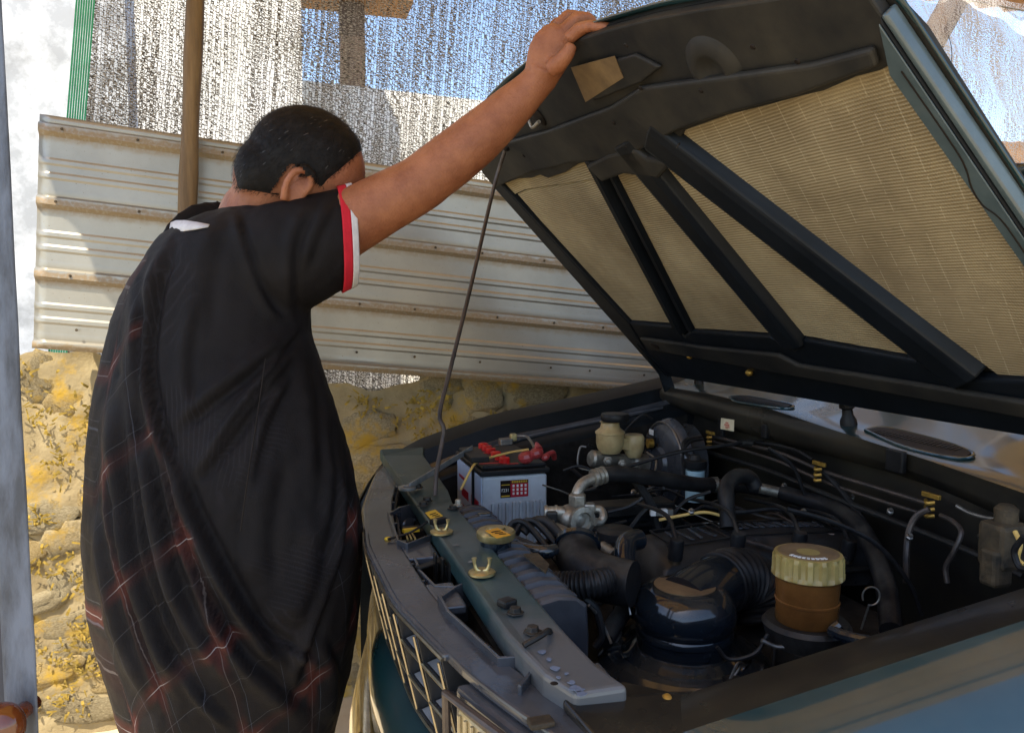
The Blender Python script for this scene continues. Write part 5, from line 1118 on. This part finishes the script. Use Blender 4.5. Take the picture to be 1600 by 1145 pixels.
# legs and feet
gx, gy = mp.x, mp.y; ang = V(.86, .5, 0)
lat = V(-.5, .86, 0)
for s in (-1, 1):
    hip = at(372, 1050, DM)+lat*s*.05; kn = V(gx, gy, .48)+lat*s*.095+ang*.02; an = V(gx, gy, .085)+lat*s*.10-ang*.02
    B.tube([hip, kn, V(an.x, an.y, .25), an], [.065, .055, .05, .036], 18)
    B.tube([an+V(0, 0, -.03), an+ang*.06+V(0, 0, -.045), an+ang*.15+V(0, 0, -.058), an+ang*.19+V(0, 0, -.062)], [.038, .035, .030, .020], 14)
body = mesh_obj('body', remeshed(B, .0034, 4), 'skin', man)
# ---- hair: the scalp surface raised, plus short strands
def hloc(p):
    q = p-hc; return q.dot(fdir), q.dot(side), q.dot(hup)
def hairline(f, s, u):      # positive where hair grows (head coordinates, metres)
    front = .036+.010*math.sin(max(0, u)*18)-f
    low = u+.064-.58*min(0, f)-.9*max(0, f)
    ear = 1.0
    if abs(s) > .052 and -.024 < f < .042 and u < -.016: ear = -1
    return min(front, low, ear, .13-math.sqrt(f*f+s*s+u*u))
bb = basepos(man); bme = body.data; hm = MB(); vmap = {}; hl = {}
for v in bme.vertices:
    p = v.co+bb
    if (p-hc).length < .15:
        h = hairline(*hloc(p))
        if h > -.006: hl[v.index] = h
for v in hl:
    p = bme.vertices[v].co+bb; n = bme.vertices[v].normal; k = smoothstep(-.003, .016, hl[v]); vmap[v] = len(hm.v)
    hm.v.append(p+n*(-.0015+.0060*k+.0006*k*fbm(p*110)))
for f in bme.polygons:
    if all(v in vmap for v in f.vertices): hm.f.append(tuple(vmap[v] for v in f.vertices))
hair = hm.build('hair', 'hair', man, smooth=180)
random.seed(3); ms, mg = MB(), MB(); hk = list(hl.keys())
for _ in range(9000):
    vi = random.choice(hk); h = hl[vi]
    if h < .000: continue
    n = bme.vertices[vi].normal; p = bme.vertices[vi].co+bb+n*(.0065*smoothstep(-.003, .016, h))+V(random.uniform(-.002, .002), random.uniform(-.002, .002), random.uniform(-.002, .002))
    f_, s_, u_ = hloc(p)
    flow = (-fdir*.25-hup*1.0*(1 if f_ < .03 else .3)+fdir*.4*max(0, f_*12)+V(random.uniform(-.25, .25), random.uniform(-.25, .25), random.uniform(-.2, .2))); flow = (flow-n*flow.dot(n)*.85).normalized()
    L_ = random.uniform(.006, .012)*(.5+.5*smoothstep(0, .02, h)); q = p+flow*L_*.6+n*.0008; e = p+flow*L_+n*random.uniform(.0001, .0014); sd = n.cross(flow).normalized()*.00032
    (mg if random.random() < .015 else ms).add([p-sd, p+sd, q+sd, q-sd, e], [(0, 1, 2, 3), (3, 2, 4)])
tag(ms.build('hair_strands', 'hair', man, smooth=0), kind='stuff'); tag(mg.build('grey_strands', 'hair_grey', man, smooth=0), kind='stuff')

# ---- loose jersey: torso and sleeve in one surface, plaid print down its left side and hem
S = MB(); rr = []
ST = [(328, 350, 458), (338, 318, 482), (353, 288, 498), (372, 258, 502), (400, 238, 500), (430, 215, 492), (470, 196, 482), (520, 180, 482), (580, 168, 502), (650, 158, 526), (720, 151, 547), (800, 148, 559), (850, 149, 563), (900, 155, 563), (950, 161, 560), (1000, 169, 554), (1080, 192, 540), (1145, 213, 522), (1230, 228, 508)]
for y, L_, R_ in resample(ST, list(range(326, 380, 6))+list(range(380, 1231, 14))):
    c, a, b = ringpx(y, L_, R_, .78); rr.append(ringpts(c, a, b, 64, .92))
S.loft(rr)
SL = [(395, 425, 1.325, .105, .10), (440, 408, 1.312, .100, .095), (480, 394, 1.302, .0935, .086), (515, 381, 1.302, .088, .076), (543, 371, 1.311, .0845, .068)]
def sleeve_rings(tab, grow=0, n=40):
    out = []
    for i, (px, py, d, hv_, hd_) in enumerate(tab):
        c = at(px, py, d); a = at(*tab[max(0, i-1)][:3]); b = at(*tab[min(len(tab)-1, i+1)][:3]); t = (b-a).normalized()
        u_ = (UP*1.0+RT*-.03); u_ = (u_-t*u_.dot(t)*.10).normalized(); w_ = t.cross(u_).normalized()
        out.append([c+u_*(hv_+grow)*math.cos(q)+w_*(hd_+grow)*math.sin(q) for q in [2*math.pi*k/n for k in range(n)]])
    return out
S.loft(sleeve_rings(SL))
S.tube([at(350, 400, 1.42), at(335, 430, 1.50), at(345, 500, 1.56)], [.11, .10, .085], 24)
me = remeshed(S, .0055, 9)
nv = len(me.vertices); co = np.empty(nv*3); me.vertices.foreach_get('co', co); co = co.reshape(-1, 3); nr = np.empty(nv*3); me.vertices.foreach_get('normal', nr); nr = nr.reshape(-1, 3)
q = co-np.array(C0); dd_ = q@np.array(FW); PX = 800+FPX*(q@np.array(RT))/dd_; PY = 572.5-FPX*(q@np.array(UP))/dd_
face = np.clip(-(nr@np.array(FW))*2.2+.15, 0, 1)
# folds as polylines over the back: width in pixels of the survey, height in metres (ridge), with a groove beside it
FOLDS = [
 ([(456, 512), (400, 560), (330, 612), (272, 660)], 13, .011), ([(452, 545), (400, 610), (340, 690), (300, 742)], 14, .011), ([(446, 580), (408, 660), (380, 760)], 13, .009),
 ([(470, 515), (505, 590), (528, 680)], 12, .008), ([(466, 545), (480, 640), (490, 760)], 14, .007),
 ([(515, 318), (492, 360), (470, 420)], 10, .006), ([(480, 322), (455, 370), (448, 440), (452, 500)], 11, .007), ([(365, 335), (382, 400), (410, 470), (440, 505)], 9, .007),
 ([(262, 385), (240, 440), (230, 500), (224, 560), (232, 620), (250, 690), (268, 740)], 10, .016),
 ([(215, 450), (205, 540), (200, 640), (206, 720)], 12, .011), ([(182, 600), (178, 700), (186, 800), (200, 880), (232, 975), (280, 1100)], 13, .014),
 ([(218, 690), (232, 766), (252, 860), (272, 930), (310, 1000), (370, 1075)], 13, .015), ([(262, 712), (288, 789), (318, 855), (353, 918), (404, 1003), (450, 1040)], 14, .018),
 ([(150, 800), (165, 900), (190, 1000), (230, 1100)], 12, .010), ([(300, 930), (350, 1010), (420, 1080), (470, 1120)], 16, .012),
 ([(526, 690), (531, 778), (523, 863), (503, 933), (474, 1011), (450, 1080)], 11, .014), ([(548, 720), (556, 800), (550, 900), (535, 1000)], 9, .007), ([(490, 800), (480, 900), (450, 980)], 20, .008), ([(420, 720), (400, 820), (400, 920)], 22, .008),
 ([(415, 600), (395, 700), (378, 800), (368, 900)], 4, -.004), ([(330, 350), (310, 420), (300, 520)], 20, .006), ([(500, 1010), (520, 1060), (510, 1130)], 14, .010),
 ([(165, 720), (172, 820), (190, 920), (215, 1010), (250, 1110)], 7, .009), ([(200, 700), (212, 780), (226, 870), (250, 950), (290, 1040)], 7, .009), ([(245, 700), (262, 780), (290, 870), (330, 960), (390, 1050)], 7, .010), ([(330, 880), (380, 960), (440, 1010), (500, 1040)], 8, .009), ([(220, 470), (214, 560), (216, 650)], 6, .008), ([(240, 1000), (300, 1080), (360, 1140)], 9, .009),
 ([(470, 500), (430, 560), (370, 640), (330, 700)], 6, .006), ([(300, 470), (285, 560), (290, 640)], 12, .006), ([(505, 640), (512, 740), (505, 850)], 9, .007)]
disp = np.array([.0035*fbm(Vector(c)*9)+.0018*fbm(Vector(c)*24) for c in co])
for pts, w_, h_ in FOLDS:
    P = np.array([[p.x, p.y] for p in catmull([V(a, b, 0) for a, b in pts], 4)]); best = np.full(nv, 1e9); sgn = np.zeros(nv); tt = np.zeros(nv)
    for k in range(len(P)-1):
        a, b = P[k], P[k+1]; e = b-a; L2 = e@e; t = np.clip(((PX-a[0])*e[0]+(PY-a[1])*e[1])/L2, 0, 1)
        dx = PX-a[0]-e[0]*t; dy = PY-a[1]-e[1]*t; d2 = dx*dx+dy*dy; m_ = d2 < best; best[m_] = d2[m_]; sgn[m_] = (np.sign(e[0]*dy-e[1]*dx))[m_]; tt[m_] = ((k+t)/(len(P)-1))[m_]
    ds = np.sqrt(best)*sgn; taper = np.clip(np.minimum(tt, 1-tt)*5+.15, 0, 1)
    disp += face*.95*h_*taper*(np.exp(-(ds/w_)**2)-.75*np.exp(-((ds+1.35*w_)/(w_*.6))**2))
co2 = co+nr*disp[:, None]; me.vertices.foreach_set('co', co2.ravel()); me.update()
M['jersey'] = mat('jersey', (.0110, .0096, .0104), (.0060, .0054, .0064), 7, .66, bump=.30, bscale=420, spec=.16)
def plaid_nodes(m):
    N = m.node_tree.nodes; L = m.node_tree.links; b = N['Principled BSDF']; uv = N.new('ShaderNodeUVMap'); sp = N.new('ShaderNodeSeparateXYZ'); L.new(uv.outputs[0], sp.inputs[0])
    def mt(op, a, b_=None, c=None):
        n = N.new('ShaderNodeMath'); n.operation = op
        for i, q in enumerate((a, b_, c)):
            if q is None: continue
            if isinstance(q, (int, float)): n.inputs[i].default_value = q
            else: L.new(q, n.inputs[i])
        return n.outputs[0]
    def line(c, per, w_, off=0): 
        f = mt('FRACT', mt('ADD', mt('DIVIDE', c, per), off)); d = mt('ABSOLUTE', mt('SUBTRACT', f, .5)); return mt('LESS_THAN', d, w_/per/2)
    def soft(c, per, w_, off=0):
        f = mt('FRACT', mt('ADD', mt('DIVIDE', c, per), off)); d = mt('ABSOLUTE', mt('SUBTRACT', f, .5)); mr = N.new('ShaderNodeMapRange'); mr.inputs['From Min'].default_value = w_/per/2; mr.inputs['From Max'].default_value = w_/per*.15; L.new(d, mr.inputs['Value']); return mr.outputs[0]
    u, v = sp.outputs['X'], sp.outputs['Y']
    nz = N.new('ShaderNodeTexNoise'); nz.inputs['Scale'].default_value = 14; nz.inputs['Detail'].default_value = 4; L.new(uv.outputs[0], nz.inputs['Vector'])
    old = b.inputs['Base Color'].links[0].from_socket
    def mix(f, a, col):
        mx = N.new('ShaderNodeMixRGB'); L.new(f, mx.inputs[0]); L.new(a, mx.inputs[1]); mx.inputs[2].default_value = (*col, 1); return mx.outputs[0]
    redf = mt('MULTIPLY', mt('MAXIMUM', mt('MULTIPLY', soft(v, .185, .040), mt('ADD', .25, soft(u, .15, .09))), mt('MULTIPLY', soft(u, .15, .030), mt('ADD', .15, soft(v, .185, .10)))), .46)
    c = mix(mt('MULTIPLY', redf, mt('MULTIPLY_ADD', nz.outputs[0], 1.2, .2)), old, (.105, .024, .017))
    c = mix(mt('MULTIPLY', line(v, .0925, .0012, .25), .15), c, (.20, .20, .22)); c = mix(mt('MULTIPLY', line(u, .075, .0011, .25), .18), c, (.16, .18, .24))
    c = mix(mt('MULTIPLY', line(v, .185, .0018), mt('ADD', .05, mt('MULTIPLY', soft(u, .15, .09), .65))), c, (.27, .25, .25)); c = mix(mt('MULTIPLY', line(u, .15, .0013), .30), c, (.19, .17, .17))
    # pinstriped field high on the left
    sel = N.new('ShaderNodeMapRange'); sel.inputs['From Min'].default_value = 1.02; sel.inputs['From Max'].default_value = 1.10; L.new(v, sel.inputs['Value'])
    s2 = N.new('ShaderNodeMapRange'); s2.inputs['From Min'].default_value = 1.36; s2.inputs['From Max'].default_value = 1.28; L.new(v, s2.inputs['Value'])
    s4 = N.new('ShaderNodeMapRange'); s4.inputs['From Min'].default_value = .30; s4.inputs['From Max'].default_value = .45; L.new(u, s4.inputs['Value'])
    s5 = N.new('ShaderNodeMapRange'); s5.inputs['From Min'].default_value = .92; s5.inputs['From Max'].default_value = .80; L.new(u, s5.inputs['Value'])
    s3 = mt('MULTIPLY', mt('MULTIPLY', mt('MULTIPLY', sel.outputs[0], s2.outputs[0]), mt('MULTIPLY', s4.outputs[0], s5.outputs[0])), .40)
    c = mix(mt('MULTIPLY', line(v, .0175, .0017), s3), c, (.34, .32, .34))
    L.new(c, b.inputs['Base Color'])

def garment_print(m):       # plaid weighted by the painted-on garment mask, tone-on-tone hatching elsewhere
    N = m.node_tree.nodes; L = m.node_tree.links; b = N['Principled BSDF']; base = b.inputs['Base Color'].links[0].from_socket
    plaid_nodes(m); pl_ = b.inputs['Base Color'].links[0].from_socket
    tc = N.new('ShaderNodeTexCoord'); vo = N.new('ShaderNodeTexVoronoi'); vo.inputs['Scale'].default_value = 8; L.new(tc.outputs['Object'], vo.inputs['Vector'])
    mu = N.new('ShaderNodeVectorMath'); mu.operation = 'SCALE'; mu.inputs['Scale'].default_value = 3.0; L.new(vo.outputs['Color'], mu.inputs[0])
    vr = N.new('ShaderNodeVectorRotate'); vr.rotation_type = 'EULER_XYZ'; L.new(tc.outputs['Object'], vr.inputs['Vector']); L.new(mu.outputs[0], vr.inputs['Rotation'])
    wv = N.new('ShaderNodeTexWave'); wv.inputs['Scale'].default_value = 40; wv.inputs['Distortion'].default_value = 1.2; L.new(vr.outputs[0], wv.inputs['Vector'])
    rp = N.new('ShaderNodeValToRGB'); rp.color_ramp.elements[0].position = .70; rp.color_ramp.elements[1].position = .98; L.new(wv.outputs['Fac'], rp.inputs[0])
    nz = N.new('ShaderNodeTexNoise'); nz.inputs['Scale'].default_value = 6; L.new(tc.outputs['Object'], nz.inputs['Vector'])
    r2 = N.new('ShaderNodeValToRGB'); r2.color_ramp.elements[0].position = .50; r2.color_ramp.elements[1].position = .60; L.new(nz.outputs[0], r2.inputs[0])
    mm = N.new('ShaderNodeMath'); mm.operation = 'MULTIPLY'; L.new(rp.outputs[0], mm.inputs[0]); L.new(r2.outputs[0], mm.inputs[1])
    m3 = N.new('ShaderNodeMath'); m3.operation = 'MULTIPLY'; L.new(mm.outputs[0], m3.inputs[0]); m3.inputs[1].default_value = .16
    mx = N.new('ShaderNodeMixRGB'); L.new(m3.outputs[0], mx.inputs[0]); L.new(base, mx.inputs[1]); mx.inputs[2].default_value = (.045, .042, .055, 1)
    at_ = N.new('ShaderNodeAttribute'); at_.attribute_name = 'print_mask'
    fin = N.new('ShaderNodeMixRGB'); L.new(at_.outputs['Fac'], fin.inputs[0]); L.new(mx.outputs[0], fin.inputs[1]); L.new(pl_, fin.inputs[2]); L.new(fin.outputs[0], b.inputs['Base Color'])
garment_print(M['jersey'])
jersey = mesh_obj('jersey', me, 'jersey', man)
# print mask: left of the long fold, along the hem and down the right edge
LB = [(330, 150), (380, 235), (430, 238), (520, 226), (600, 232), (690, 252), (789, 290), (855, 318), (918, 353), (1003, 404), (1040, 450), (1060, 520), (1100, 600)]
RB = [(330, 900), (640, 900), (690, 532), (778, 534), (863, 526), (933, 506), (1003, 478), (1040, 452), (1060, 400), (1100, 300)]
lb = np.interp(PY, [a for a, _ in LB], [b for _, b in LB]); rb = np.interp(PY, [a for a, _ in RB], [b for _, b in RB])
mk = np.clip(np.maximum((lb-PX)/8, (PX-rb)/8), 0, 1)*np.clip((PY-385)/60, 0, 1); mk = np.where(face > .02, mk, np.clip((PY-400)/80, 0, 1))
atr = me.attributes.new('print_mask', 'FLOAT', 'POINT'); atr.data.foreach_set('value', mk.astype(np.float32))
lay = me.uv_layers.new(name='UVMap'); cx = np.interp(PY, [r[0] for r in ST], [(r[1]+r[2])/2 for r in ST]); hw = np.interp(PY, [r[0] for r in ST], [(r[2]-r[1])/2 for r in ST])
th = np.arccos(np.clip((PX-cx)/hw, -.999, .999)); th = np.where(nr@np.array(FW) < 0, 2*math.pi-th, th); zz = co[:, 2]
U_ = th*.20+disp*.25+.25*zz; V_ = zz-.55*(th-math.pi)*.20+disp*.3
li = np.empty(len(me.loops), dtype=np.int32); me.loops.foreach_get('vertex_index', li); uvd = np.stack([U_[li], V_[li]], 1)
lay.data.foreach_set('uv', uvd.ravel().astype(np.float32))
MB().tube([at(415, 560, 1.148), at(402, 650, 1.135), at(388, 740, 1.128), at(376, 830, 1.128)], .0009, 6).build('side_seam', 'label_black', jersey)
# sarong below the jersey hem
rw = []
for y, L_, R_ in resample([(1120, 225, 510), (1230, 222, 512), (1400, 235, 505), (1760, 235, 510)], list(range(1120, 1761, 40))):
    c, a, b = ringpx(y, L_, R_, .78); rw.append([c+(p-c)*(1+.05*math.sin(k*.9+c.z*4)) for k, p in enumerate(ringpts(c, a, b, 64))])
M['sarong'] = mat('sarong', (.014, .012, .016), (.008, .007, .009), 9, .75, bump=.2, bscale=220)
MB().loft(rw, caps=False).build('sarong', 'sarong', man, smooth=180, solid=.003)
# cuff bands
def band(t0, t1, grow, name, m):
    a, b = SL[-2], SL[-1]; tab = []
    for t in np.linspace(t0, t1, 6): tab.append(tuple(b[i]+(b[i]-a[i])*t for i in range(5)))
    mb = MB(); rg = sleeve_rings([tuple(b[i]+(b[i]-a[i])*(t0-.2) for i in range(5))]+tab+[tuple(b[i]+(b[i]-a[i])*(t1+.2) for i in range(5))], grow)[1:-1]
    for r in rg:
        r[:] = [p+(p-sum(r, V(0, 0, 0))/len(r))*.012*math.sin(k*.9+1) for k, p in enumerate(r)]
    mb.loft(rg, caps=False).build(name, m, jersey, smooth=180, solid=.0025)
band(-.46, .02, .0022, 'red_cuff_band', 'red_cloth'); band(.03, .36, .0028, 'white_cuff_band', 'white_cloth')
ck = [(266, 356, 1.30), (274, 354, 1.265), (288, 353, 1.245), (306, 353, 1.235), (326, 353, 1.232)]; hh = (.0095, .0105, .0095, .0065, .0025)
mb = MB(); mb.add([at(*p)+UP*s_*h_+FW*(.004 if s_ > 0 else -.004) for p, h_ in zip(ck, hh) for s_ in (-1, 1)], [(2*i, 2*i+1, 2*i+3, 2*i+2) for i in range(4)])
mb.build('white_collar', 'white_cloth', jersey, smooth=180, solid=.0022)
for s in (-1, 1):
    an = V(gx, gy, 0)+lat*s*.10; MB().prism([an-ang*.07+lat*.038, an+ang*.06+lat*.045, an+ang*.17+lat*.04, an+ang*.20, an+ang*.17-lat*.04, an+ang*.06-lat*.04, an-ang*.07-lat*.038], V(0, 0, .018)).build('sandal', 'rubber', man, smooth=0, bevel=.004)
